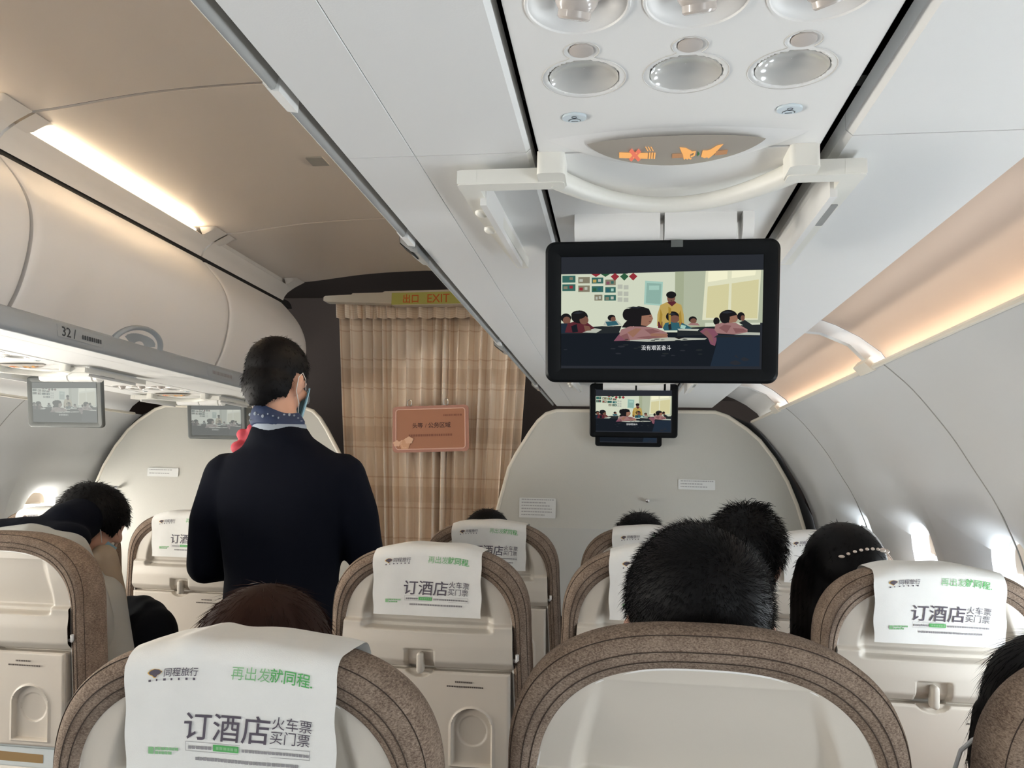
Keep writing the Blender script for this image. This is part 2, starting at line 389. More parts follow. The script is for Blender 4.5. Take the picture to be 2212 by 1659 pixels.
# ---------------- ceiling panels (mirror symmetric arch), three stretches with seams
CP = [(-1.500, 0.862), (-1.46, 0.864), (-1.40, 0.868), (-1.30, 0.880), (-1.16, 0.899), (-1.0, 0.909), (CX, 0.912)]
CPX = np.array([p[0] for p in CP]); CPZ = np.array([p[1] for p in CP])
_u = np.linspace(0, 1, 40); _px = np.interp(_u, np.linspace(0, 1, len(CP)), CPX); _pz = np.interp(_u, np.linspace(0, 1, len(CP)), CPZ)
for _ in range(12): _pz[1:-1] = (_pz[:-2]+2*_pz[1:-1]+_pz[2:])/4; _px[1:-1] = (_px[:-2]+2*_px[1:-1]+_px[2:])/4
_px = np.concatenate([_px, 2*CX-_px[-2::-1]]); _pz = np.concatenate([_pz, _pz[-2::-1]])
SEG = [(-3.2, -0.22), (-0.215, 0.715), (0.72, 1.655), (1.66, 2.625), (2.63, 3.34)]
for a, b_ in SEG:
    mb = MB(); ys = np.linspace(a+0.003, b_-0.003, 3)
    P = np.array([[(x, y, z) for x, z in zip(_px, _pz)] for y in ys]); mb.grid(P)
    Q = P.copy(); Q[..., 2] += 0.006; mb.grid(Q, flip=True)
    for yy in (a+0.003, b_-0.003):
        R_ = np.array([[(x, yy, z) for x, z in zip(_px, _pz)], [(x, yy, z+0.006) for x, z in zip(_px, _pz)]]); mb.grid(R_)
    struct(mb, 'ceiling', 'ceiling_beige', recalc=True)
# lit and unlit coves: grey lip along the foot of the arch, lamp behind it
LIP = [(-1.528, 0.782), (-1.522, 0.800), (-1.508, 0.818), (-1.487, 0.833), (-1.483, 0.838), (-1.489, 0.842), (-1.512, 0.834), (-1.53, 0.815), (-1.542, 0.79)]
n_tr = 3
for side in (-1, 1):
    for a, b_ in SEG:
        mb = MB(); pts = [(x if side < 0 else mir(x), z) for x, z in LIP]
        mb.loft([[(x, y, z) for x, z in pts] for y in (a+0.002, b_-0.002)])
        # closed ends of the cove, where arch and lip run together
        for ya, yb, yc in ((a+0.002, a+0.045, a+0.065), (b_-0.002, b_-0.060, b_-0.095)):
            xs_ = [-1.486, -1.475, -1.46, -1.445, -1.43]
            mb.grid([[(x if side < 0 else mir(x), y, 0.8335+(np.interp(x, _px, _pz)-0.002-0.8335)*max(f_, ((x+1.486)/0.056)**0.8)) for x in xs_] for y, f_ in ((ya, 0.0), (yb, 0.0), ((yb+yc)/2, 0.3), (yc, 1.0))])
        # back and floor of the recess
        mb.loft([[(x if side < 0 else mir(x), y, z) for x, z in [(-1.512, 0.832), (-1.508, 0.850), (-1.498, 0.8615), (-1.50, 0.866), (-1.52, 0.866), (-1.52, 0.832)]] for y in (a+0.002, b_-0.002)])
        mb.loft([[(x if side < 0 else mir(x), y, z) for x, z in [(-1.56, 0.86), (-1.50, 0.836), (-1.50, 0.832), (-1.57, 0.85)]] for y in (a, b_)])
        struct(mb, 'trim_%d' % n_tr, 'cove_grey', angle=30); n_tr += 1
def cove_lamp(label, a, b_, side):
    x = -1.4985 if side < 0 else mir(-1.4985)
    t = thing('cove_light', label, 'ceiling light', (x, (a+b_)/2, 0.838), 'cove lights along the ceiling')
    mb = MB(); mb.tube([(x, a, 0.8475), (x, b_, 0.8475)], 0.0065, 12); mb.build('lamp_tube', 'cove_lamp', t)
    mb = MB(); mb.box(x-0.012, x+0.006, a-0.006, b_+0.006, 0.8375, 0.8405); mb.build('lamp_holder', 'psu_white', t, smooth=False)
    area('cove_glow', (x+0.012*(1 if side < 0 else -1), (a+b_)/2, 0.846), (0, math.radians(90+62)*(-1 if side < 0 else 1), 0), 0.012, b_-a-0.02, 0.65 if side < 0 else 1.7, (1.0, 0.78, 0.52))
cove_lamp('glowing warm strip light in the ceiling cove above the middle left bin', 1.725, 2.52, -1)
cove_lamp('glowing warm strip light in the cove, past the left frame edge', 0.80, 1.55, -1)
for _a, _b, _l in ((-0.1, 0.6, 'added unseen strip light in the right cove, above the nearest right bin'), (0.80, 1.55, 'added unseen strip light in the right cove, above the bin over the big monitor'), (1.725, 2.52, 'added unseen strip light in the right cove, above the second-row bin')): cove_lamp(_l, _a, _b, 1)  # unseen right-hand strips, added to brighten the ceiling

# oxygen latch on the ceiling
t = thing('ceiling_latch', 'small dark rectangular latch in the beige ceiling panel', 'latch', (-0.885, 2.11, 0.905))
mb = MB(); mb.prism(rrect(-0.885, 2.11, 0.052, 0.06, 0.004), XY(0.9105), -0.003, 0.001); mb.build('latch_plate', 'rail_dull', t)

# ---------------- partitions (bulkheads)
RB = [(-0.62, -1.16), (-0.60, -0.5), (-0.565, -0.28), (-0.530, -0.134), (-0.485, 0.045), (-0.455, 0.105), (-0.425, 0.155), (-0.395, 0.205), (-0.360, 0.255), (-0.325, 0.287), (-0.28, 0.302), (-0.15, 0.303),
      (0.30, 0.303), (0.40, 0.303), (0.452, 0.285), (0.53, 0.232), (0.582, 0.186), (0.64, 0.108), (0.692, 0.014), (0.728, -0.08), (0.754, -0.173), (0.765, -0.30), (0.765, -0.6), (0.72, -0.9), (0.69, -1.16)]
for side, nm in ((1, 'wall_front_right'), (-1, 'wall_front_left')):
    pl = [(x if side > 0 else mir(x), z) for x, z in RB]
    mb = MB(); mb.prism(pl, XZ(3.44), 0, 0.04); w = struct(mb, nm, 'bulkhead', smooth=False)
    mb = MB(); mb.tube([(x, 3.445, z) for x, z in pl], 0.009, 10); mb.build('edge_strip', 'bull_nose', w)
    if side < 0: continue
    lo = [(x if side > 0 else mir(x), z) for x, z in [(-0.545, -0.205), (0.745, -0.205), (0.752, -0.30), (0.752, -0.6), (0.71, -0.9), (0.68, -1.15), (-0.605, -1.15), (-0.588, -0.5)]]
    mb = MB(); mb.prism(lo, XZ(3.438), 0, 0.002); mb.build('lower_panel', 'bulkhead_low', w, smooth=False)
# black sheet standing in for the shaded void between partition and wall
mb = MB()
for side in (1, -1):
    pl = [(0.43, 0.31), (0.547, 0.263), (0.65, 0.17), (0.80, -0.127), (0.84, -0.3), (0.84, -1.1), (0.6, -1.1), (0.6, 0.1)]
    mb.prism([(x if side > 0 else mir(x), z) for x, z in pl], XZ(3.487), 0, 0.01)
struct(mb, 'wall_front_gap_shade', 'gap_black', smooth=False)
def bh_label(name, label, x0, x1, z0, z1, lines):
    t = thing(name, label, 'sign', ((x0+x1)/2, 3.438, (z0+z1)/2))
    mb = MB(); mb.prism(rrect((x0+x1)/2, (z0+z1)/2, x1-x0, z1-z0, 0.004), XZ(3.4375), -0.001, 0.0); mb.build('plate', 'label_white', t, smooth=False)
    mb = MB(); random.seed(int(x0*1000))
    for j in range(lines):
        z = z1-(z1-z0)*(j+0.7)/(lines+0.5); x = x0+0.01
        end = x0+(x1-x0)*random.uniform(0.6, 0.94)
        while x < end:
            w_ = random.uniform(0.004, 0.012); mb.flat([(x, z), (x+w_, z), (x+w_, z+0.0045), (x, z+0.0045)], XZ(3.4361)); x += w_+0.002
    mb.build('lines', 'label_ink', t, smooth=False)
bh_label('notice_plate', 'small white notice on right partition, beside the window wall', 0.244, 0.397, -0.027, 0.015, 3)
bh_label('notice_plate', 'white two-part notice low on right partition above the front aisle seat', -0.435, -0.276, -0.165, -0.080, 6)
bh_label('notice_plate', 'small white notice on the left partition', -2.19, -2.035, -0.028, 0.012, 2)
for x, z, lb in ((0.114, -0.078, 'small steel knob in the middle of the right partition'), (0.535, -0.080, 'small steel knob near the window end of right partition'), (-2.33, -0.084, 'small steel knob on the left partition')):
    t = thing('coat_knob', lb, 'hook', (x, 3.438, z)); mb = MB()
    mb.lathe([(0.007, 0), (0.007, -0.004), (0.005, -0.008), (0.009, -0.016), (0.008, -0.021), (0.002, -0.023)], (x, 3.4375, z), 'y', 20); mb.build('knob', 'metal', t)

# ---------------- cove between bin and wall on both sides
for side in (1, -1):
    fx = (lambda x: x) if side > 0 else mir
    for a, b_, m_, nm in ((-3.2, 1.83, 'peach_lit', 'ceiling_cove'), (1.86, 2.86, 'peach_lit', 'ceiling_cove'), (2.90, 3.45, 'cove_grey', 'ceiling_cove')):
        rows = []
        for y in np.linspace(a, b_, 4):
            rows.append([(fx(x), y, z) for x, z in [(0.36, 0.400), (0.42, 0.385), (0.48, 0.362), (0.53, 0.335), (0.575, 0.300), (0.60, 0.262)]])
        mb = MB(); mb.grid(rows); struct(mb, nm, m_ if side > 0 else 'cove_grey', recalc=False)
    # ribs across the cove at the panel joints
    mb = MB()
    for y in (1.845, 2.88, 0.8):
        pts = [(fx(x), z) for x, z in [(0.385, 0.352), (0.45, 0.345), (0.51, 0.318), (0.553, 0.272), (0.60, 0.262), (0.575, 0.300), (0.53, 0.335), (0.48, 0.362), (0.42, 0.385), (0.385, 0.39)]]
        mb.loft([[(x, yy, z) for x, z in pts] for yy in (y-0.012, y+0.012)])
    struct(mb, 'trim_%d' % n_tr, 'panel_white', angle=30); n_tr += 1
    # bright lip along the top of the wall, with joint caps
    mb = MB(); mb.tube([(fx(0.549), y, 0.264) for y in (-3.2, 3.43)], 0.006, 8)
    for y in (1.845, 2.88, 0.8):
        mb.loft([[(fx(0.550+dx), y+dy, 0.268+dz) for dx, dz in ((-0.020, 0.004), (-0.004, -0.014), (0.012, -0.010), (0.012, 0.016), (-0.008, 0.018))] for dy in (-0.045, -0.038, 0.038, 0.045)])
    struct(mb, 'trim_%d' % n_tr, 'bull_nose', angle=30); n_tr += 1
for a, b_ in ((-3.1, 0.78), (0.82, 1.80), (1.89, 2.84)):
    area('wall_cove_glow', (0.566, (a+b_)/2, 0.276), (0, math.radians(205), 0), 0.01, b_-a, 0.05*(b_-a), (1.0, 0.72, 0.48))

# ---------------- overhead bins
BIN_Y = [(-3.2, -1.30), (-1.29, -0.31), (-0.30, 0.665), (0.675, 1.655), (1.665, 2.625), (2.635, 3.43)]
DOOR = [(-1.443, 0.376), (-1.432, 0.395), (-1.421, 0.425), (-1.410, 0.47), (-1.404, 0.51), (-1.401, 0.55), (-1.405, 0.60), (-1.420, 0.645), (-1.449, 0.69), (-1.485, 0.73), (-1.519, 0.764)]
_dz = np.linspace(DOOR[0][1], DOOR[-1][1], 50); _dx = np.interp(_dz, [p[1] for p in DOOR], [p[0] for p in DOOR])
for _ in range(14): _dx[1:-1] = (_dx[:-2]+2*_dx[1:-1]+_dx[2:])/4
def door_x(z): return np.interp(z, _dz, _dx)
BIN_LABEL = {(-1, 3): 'white overhead bin at the left frame edge, nearest of the left row',
             (-1, 4): 'white overhead bin with half-round handle, middle of the left row',
             (-1, 5): 'white overhead bin ending beside the curtain, farthest of the left row',
             (1, 2): 'overhead bin above the reading lights, nearest on the right', (1, 3): 'overhead bin above the big monitor, on the right side',
             (1, 4): 'overhead bin over the second row, right of the aisle', (1, 5): 'overhead bin ending above the right partition'}
def make_bin(side, i, a, b_, hy):
    fx = (lambda x: x) if side < 0 else mir
    lb = BIN_LABEL.get((side, i), 'overhead bin behind the camera on the %s side' % ('left' if side < 0 else 'right'))
    t = thing('overhead_bin', lb, 'luggage bin', (fx(-1.75), (a+b_)/2, 0.345), 'overhead bins on the %s' % ('left' if side < 0 else 'right'))
    # door: a bulged shell with rounded ends
    mb = MB(); rows = []
    ys = np.concatenate([[a+0.0015, a+0.004, a+0.009], np.linspace(a+0.03, b_-0.03, 24), [b_-0.009, b_-0.004, b_-0.0015]])
    for y in ys:
        d = min(y-a, b_-y); ind = 0.007*max(0, 1-d/0.009)**2
        end = 0.0
        if i == 5: end = 0.075*max(0, (y-(b_-0.16))/0.16)**2.5     # last bin tapers in towards the curtain
        rows.append([(fx(x-ind-end*(0.4+0.6*(z-0.37)/0.4)), y, z) for x, z in zip(_dx, _dz)])
    rows = np.array(rows); mb.grid(rows)
    inner = rows.copy(); inner[..., 0] += -0.012 if side < 0 else 0.012; mb.grid(inner, flip=True)
    for e_ in (0, -1): mb.grid(np.array([rows[e_], inner[e_]]))
    mb.build('door', 'bin_white', t, angle=60)
    mb = MB()          # housing: top, back, floor and ends
    pl = [(fx(x), z) for x, z in [(-1.455, 0.375), (-1.47, 0.345), (-2.11, 0.345), (-2.11, 0.43), (-2.0, 0.62), (-1.80, 0.72), (-1.60, 0.775), (-1.575, 0.755), (-1.54, 0.745), (-1.50, 0.72), (-1.46, 0.66), (-1.43, 0.56), (-1.43, 0.48)]]
    mb.loft([[(x, y, z) for x, z in pl] for y in (a+0.004, b_-(0.05 if i == 5 else 0.004))]); mb.build('housing', 'rail_dull', t, smooth=False)
    # half-round handle plate sitting on the lower edge of the door
    mb = MB(); n = 24; rings = []
    for s_, o_ in ((1.0, -0.002), (1.0, 0.008), (0.93, 0.013), (0.86, 0.012), (0.82, 0.005), (0.0, 0.004)):
        ring = []
        for j in range(n+1):
            th = math.pi*j/n; y = hy+0.125*s_*math.cos(th); z = 0.362+0.066*s_*math.sin(th)
            ring.append((fx(float(door_x(max(z, 0.376)))+o_), y, z))
        rings.append(ring)
    mb.grid(rings); mb.build('handle', 'rail_grey' if side < 0 else 'rail_dull', t, angle=60)
    mb = MB(); rings = []
    for s_, o_ in ((0.80, 0.0055), (0.4, 0.0065), (0.0, 0.0065)):
        rings.append([(fx(float(door_x(max(0.362+0.066*s_*math.sin(math.pi*j/n), 0.376)))+o_), hy+0.125*s_*math.cos(math.pi*j/n), 0.362+0.066*s_*math.sin(math.pi*j/n)) for j in range(n+1)])
    mb.grid(rings); mb.build('handle_recess', 'bin_white' if side < 0 else 'monitor_grey', t, angle=60)
    return t
for side in (-1, 1):
    for i, (a, b_) in enumerate(BIN_Y):
        if i < 2: continue
        hy = {(-1, 4): 2.16, (-1, 3): 1.165, (1, 3): 1.10, (1, 4): 1.96, (1, 5): 2.80}.get((side, i), (a+b_)/2)
        make_bin(side, i, a, b_, hy)
for side in (-1, 1):
    mb = MB(); mb.loft([[(x if side < 0 else mir(x), y, z) for x, z in [(-1.5275, 0.765), (-1.534, 0.785), (-1.545, 0.80), (-1.575, 0.80), (-1.575, 0.765)]] for y in (-3.2, 3.44)])  # black strip standing in for the shade inside the gap
    struct(mb, 'trim_%d' % n_tr, 'gap_black', smooth=False); n_tr += 1
# rail along the lower edge, with row placards on the left one
RAIL = [(-1.4345, 0.319), (-1.427, 0.3165), (-1.420, 0.320), (-1.4165, 0.330), (-1.4175, 0.350), (-1.424, 0.368), (-1.441, 0.378), (-1.446, 0.378), (-1.4365, 0.325)]
RAIL_R = [(-1.4325, 0.3245), (-1.4295, 0.3232), (-1.4262, 0.326), (-1.4252, 0.334), (-1.428, 0.350), (-1.433, 0.368), (-1.441, 0.378), (-1.446, 0.378), (-1.4345, 0.330)]
for side in (-1, 1):
    mb = MB(); mb.loft([[(x if side < 0 else mir(x), y, z) for x, z in (RAIL if side < 0 else RAIL_R)] for y in (-3.2, 3.44)])
    rl = struct(mb, 'trim_%d' % n_tr, 'rail_grey' if side < 0 else 'rail_dull', angle=50); n_tr += 1
    if side > 0:
        mb = MB()
        for y in (0.62, 1.03, 1.86, 2.72):      # pale end brackets and dark cups of the rail
            mb.loft([[(mir(-1.4265)+dx, y+dy, z) for dx, z in ((0, 0.3235), (-0.0055, 0.330), (-0.003, 0.352), (0.012, 0.366), (0.010, 0.322))] for dy in (-0.02, 0.02)])
        mb.build('rail_bracket', 'panel_white', rl, angle=30)
        mb = MB()
        for y in (1.10, 1.96, 2.80): mb.loft([[(mir(-1.4265)+dx, y+dy, z) for dx, z in ((0, 0.320), (-0.016, 0.333), (-0.018, 0.352), (0.006, 0.362), (0.01, 0.318))] for dy in (-0.036, -0.028, 0.028, 0.036)])
        mb.build('handle_cup', 'rail_dull', rl, angle=30)
        mb = MB()
        for y in (1.09, 1.95, 2.79): mb.loft([[(mir(-1.4265)+dx, y+dy, z) for dx, z in ((0.001, 0.3185), (-0.0175, 0.3325), (-0.0195, 0.350), (0.004, 0.350))] for dy in (-0.022, 0.014)])
        mb.build('cup_window', 'monitor_black', rl, angle=30)
def rail_map(u, v, t):            # u along y, v up the rail's slanting face
    n = Vector((0.83, 0, 0.55)); return (-1.4160-v*0.12-max(0, v-0.02)*0.25+0.0012+t, u, 0.334+v*0.99)
def rail_sign(label, y, body, alpha):
    t = thing('row_placard', label, 'sign', (-1.425, y, 0.35))
    mb = MB(); mb.prism([(y-0.07, -0.002), (y+0.11, -0.002), (y+0.11, 0.030), (y-0.07, 0.030)], rail_map, 0, 0.0006); mb.build('plate', 'rail_grey', t, smooth=False)
    mb = MB()
    if body: mb.text(body, 0.036, y-0.055, 0.002, rail_map, t=0.0011, bold=0.01)
    x = y+0.022 if body else y-0.04; random.seed(3)
    while x < y+0.095: w_ = random.uniform(0.004, 0.009); mb.flat([(x, 0.006), (x+w_, 0.006), (x+w_, 0.018), (x, 0.018)], rail_map, 0.0011); x += w_+0.003
    mb.build('lettering', 'icon_dark' if alpha else 'print_grey', t, smooth=False)
rail_sign('row number placard reading 32 on the left bin rail', 1.86, '32 /', True)
rail_sign('small blurred placard on the left rail near the attendant\'s head', 2.60, '', False)

# plain strips that carry the service panels
mb = MB()
for xa, xb in ((-0.0825, 0.1855), (-1.979, -1.711)): mb.box(xa, xb, Y0, 3.44, 0.3345, 0.344)
for ya, yb in ((Y0, 0.224), (1.066, 1.815), (2.66, 2.636)):
    if yb > ya: mb.box(-0.0825, 0.1855, ya, yb, 0.3225, 0.334)
mb.box(-1.979, -1.711, Y0, 1.695, 0.3225, 0.334)
struct(mb, 'ceiling_service_strip', 'psu_white', smooth=False)
# black gaps and filler panels under the bins
for side in (1, -1):
    fx = (lambda x: x) if side > 0 else mir
    def bx(mb, x0, x1, *r):
        a, b_ = sorted((fx(x0), fx(x1))); mb.box(a, b_, *r)
    mb = MB(); bx(mb, -0.295, 0.40, Y0, 3.45, 0.345, 0.36); struct(mb, 'trim_%d' % n_tr, 'gap_black', smooth=False); n_tr += 1
    mb = MB()
    inn, out = (-0.091, 0.204) if side > 0 else (mir(-1.7025), mir(-1.9875))
    for ya, yb in ((Y0, 0.742), (0.7435, 3.44)):
        for xa, xb in ((-0.279, -0.2088), (-0.2082, inn)):
            a, b_ = sorted((fx(xa), fx(xb))); ea, eb = (0.0005, 0.0005)
            if xb == inn: ea, eb = (0.0005, 0.004) if side > 0 else (0.004, 0.0005)
            pl = [(a+ea, 0.322), (b_-eb, 0.322), (b_, 0.322+eb), (b_, 0.342), (a, 0.342), (a, 0.322+ea)]
            mb.loft([[(x, y, z) for x, z in pl] for y in (ya, yb)])
    for ya, yb in ((Y0, -0.2), (-0.199, 0.728), (0.7295, 1.66), (1.661, 2.6), (2.601, 3.44)):
        a, b_ = sorted((fx(out), fx(0.389)))
        pl = [(a+0.006, 0.322), (b_-0.003, 0.322), (b_, 0.325), (b_, 0.344), (a, 0.344), (a, 0.328)]
        mb.loft([[(x, y, z) for x, z in pl] for y in (ya, yb)])
    struct(mb, 'ceiling_under_bin', 'panel_white', angle=30)

# ================================================================== SERVICE PANELS AND MONITORS
PSU_C = (0.0515, 0.727, 0.322)
def px_sign(px, py):        # icon drawing grid -> local panel metres
    return ((px-1000)*0.164/1062-0.003, 0.029-(917-py)*0.052/157)
LX = (-0.083, -0.0025, 0.0785)
def make_service_panel():
    t = thing('service_panel', 'passenger service panel with three reading lights and lit belt sign, above the camera', 'service panel', PSU_C, 'overhead service panels')
    # moulded panel with dished wells
    xs = np.linspace(-0.134, 0.134, 136); ys = np.linspace(-0.30, 0.018, 150); X, Y = np.meshgrid(xs, ys)
    Z = np.zeros_like(X)
    for cx in LX:
        r = np.hypot((X-cx)/0.0335, (Y+0.125)/0.0315); Z += 0.0035*sm(1.0, 0.93, r)*0 + 0.012*sm(0.85, 0.78, r)
        r2 = np.hypot(X-cx, Y+0.166)/0.0105; Z += 0.002*sm(1.0, 0.8, r2)
        g = np.hypot(X-cx, Y+0.225)/0.0345; Z += 0.018*sm(1.0, 0.45, g)
    for cx in (-0.0945, 0.0905): r = np.hypot((X-cx)/0.0125, (Y+0.057)/0.0095); Z += 0.002*sm(1.0, 0.75, r)
    mb = MB(); mb.grid(np.stack([X, Y, Z], -1), flip=True)
    mb.box(-0.134, 0.134, -0.50, -0.301, 0.0, 0.012)
    mb.box(-0.134, -0.133, -0.30, 0.018, 0.0, 0.012); mb.box(0.133, 0.134, -0.30, 0.018, 0.0, 0.012)
    mb.build('panel', 'psu_white', t, local=True, angle=60, recalc=False)
    for i, cx in enumerate(LX):
        mb = MB(); mb.lathe([(0.0278, 0.004), (0.0278, 0.0002), (0.0272, 0.0008), (0.0235, 0.0040), (0.016, 0.0068), (0.008, 0.0082), (0.0003, 0.0086)], (cx, -0.125, 0), 'z', 40, sy=0.94, caps=False)
        l = mb.build('reading_light', 'lens_grey', t, local=True); l['label'] = 'dished grey lens'
        # keyhole shaped joint line around lamp and switch
        pts = [(cx+0.0335*math.sin(a), -0.125-0.0315*math.cos(a), -0.0002) for a in np.linspace(math.radians(22), math.radians(338), 40)]
        pts += [(cx-0.0095, -0.1565, -0.0002)] + [(cx+0.0135*math.sin(a), -0.166-0.0125*math.cos(a), -0.0002) for a in np.linspace(math.radians(225), math.radians(495), 18)] + [(cx+0.0095, -0.1565, -0.0002)]
        mb = MB(); mb.tube(pts, 0.0004, 5, closed=True); mb.build('joint_line', 'cove_grey', l, local=True)
        mb = MB(); mb.lathe([(0.0092, 0.002), (0.0092, -0.0004), (0.008, -0.0010), (0.0, -0.0013)], (cx, -0.166, 0), 'z', 24, caps=False); mb.build('light_switch', 'nub_beige', t, local=True)
        # air vent: dish ring, ball and nozzle
        mb = MB(); mb.lathe([(0.0365, 0.0), (0.0360, -0.0012), (0.0345, -0.0012), (0.0335, 0.001)], (cx, -0.225, 0), 'z', 48, caps=False)
        v = mb.build('air_vent', 'psu_white', t, local=True)
        mb = MB(); mb.ell((cx, -0.227, 0.006), (0.0155, 0.0155, 0.0155), n=24, m=14)
        ax = Vector((0.25+0.3*i-0.45, 0.55, -1)).normalized(); c0 = Vector((cx, -0.227, 0.006))
        mb.tube([c0, c0+ax*0.0145, c0+ax*0.016, c0+ax*0.0155, c0+ax*0.010], [0.0115, 0.0115, 0.010, 0.0075, 0.006], 24); mb.build('nozzle', 'nozzle', v, local=True)
    for cx in (-0.0945, 0.0905):
        mb = MB(); mb.prism(oval(cx, -0.057, 0.0108, 0.0080), XY(0), -0.0012, 0.002); c = mb.build('call_button', 'call_blue', t, local=True, angle=30); c['label'] = 'pale blue oval call button'
        mb = MB(); mp = XY(-0.0014)
        mb.tube([(cx+0.0022*math.cos(a), -0.0595+0.0018*math.sin(a), -0.0014) for a in np.linspace(0, 2*math.pi, 16)[:-1]], 0.0003, 5, closed=True)
        mb.tube([(cx-0.0052, -0.0520, -0.0014), (cx-0.0050, -0.0545, -0.0014), (cx-0.0025, -0.0566, -0.0014), (cx+0.0025, -0.0566, -0.0014), (cx+0.0050, -0.0545, -0.0014), (cx+0.0052, -0.0520, -0.0014)], 0.0003, 5)
        mb.tube([(cx-0.003, -0.0520, -0.0014), (cx+0.003, -0.0520, -0.0014)], 0.0003, 5)
        mb.build('person_symbol', 'icon_dark', c, local=True)
    # sign housing: pointed lens that bulges into a curved chin
    rows = []; n = 40
    for q in np.linspace(0, 1, 14):
        row = []
        for i in range(n+1):
            u = -1+2*i/n; wid = (1-abs(u)**1.9)
            y_top, y_bot = -0.030+0.018*(abs(u)**2), -0.012+0.078*wid
            y = y_top+(y_bot-y_top)*q
            z = 0.0008-0.010*wid*math.sin(math.pi*q*1.25/1.35) if q < 0.72 else 0.0008-0.010*wid*math.sin(math.pi*0.6667)+0.022*wid*((q-0.72)/0.28)**1.6
            row.append((0.122*u-0.003, y, z-0.0006))
        rows.append(row)
    mb = MB(); mb.grid(rows); mb.build('sign_housing', 'psu_white', t, local=True, angle=60, recalc=False)
    sgn = []
    for i in range(48):
        a = 2*math.pi*i/48; u = math.cos(a); w_ = max(0.0, 1-u*u)
        sgn.append((0.082*u-0.003, -0.011-0.017*w_**0.8 if math.sin(a) < 0 else -0.011+0.040*w_**0.72))
    def SM(u, v, t_): w = max(0, 1-abs((u+0.003)/0.122)**1.9); return (u, v, -0.0012-0.0112*w*(0.55+0.45*sm(-0.03, 0.012, v))+t_)
    mb = MB()
    rings = [[SM(-0.003+(u+0.003)*k_, 0.002+(v-0.002)*k_, 0) for u, v in sgn] for k_ in (1.0, 0.8, 0.6, 0.4, 0.2, 0.01)]
    mb.grid(rings, closed=True); s = mb.build('sign_lens', 'sign_lens', t, local=True, recalc=True); s['label'] = 'dark lens with lit orange symbols'
    mb = MB()
    def P(pts, mi, t_=-0.0006): mb.flat([px_sign(x, y) for x, y in pts], SM, t_, mi)
    P([(664, 828), (840, 828), (840, 862), (664, 862)], 0)
    for k_ in range(3): P([(846+k_*15, 826), (856+k_*15, 826), (856+k_*15, 862), (846+k_*15, 862)], 0); P([(820+k_*16, 797), (826+k_*16, 797), (842+k_*16, 818), (836+k_*16, 818)], 0)
    P([(724, 820), (740, 804), (798, 866), (782, 882)], 2, -0.0009); P([(782, 804), (798, 820), (740, 882), (724, 866)], 2, -0.0010)
    P([(988, 834), (1050, 834), (1060, 860), (988, 860)], 1); P([(1252, 832), (1320, 832), (1320, 858), (1245, 858)], 1)
    P([(1026, 802), (1064, 806), (1100, 822), (1108, 836), (1096, 842), (1100, 862), (1112, 868), (1106, 876), (1090, 866), (1086, 876), (1074, 866), (1066, 876), (1058, 860), (1046, 834)], 0)
    P([(1098, 826), (1128, 824), (1126, 852), (1104, 860), (1100, 850), (1116, 846), (1118, 834), (1100, 836)], 0)
    P([(1286, 800), (1250, 804), (1214, 822), (1196, 826), (1168, 824), (1166, 862), (1178, 866), (1188, 872), (1204, 868), (1216, 876), (1230, 862), (1244, 848), (1262, 826)], 0)
    P([(1142, 828), (1154, 842), (1142, 858)], 3)
    mb.build('symbols', ['icon_orange', 'icon_dim', 'icon_red', 'icon_green'], s, local=True, smooth=False, recalc=False)
    mb = MB(); mb.lathe([(0.0035, 0), (0.002, -0.001), (0, -0.001)], (-0.018, 0.072, 0.004), 'z', 14, caps=False); mb.build('hole', 'gap_black', t, local=True)
    return t
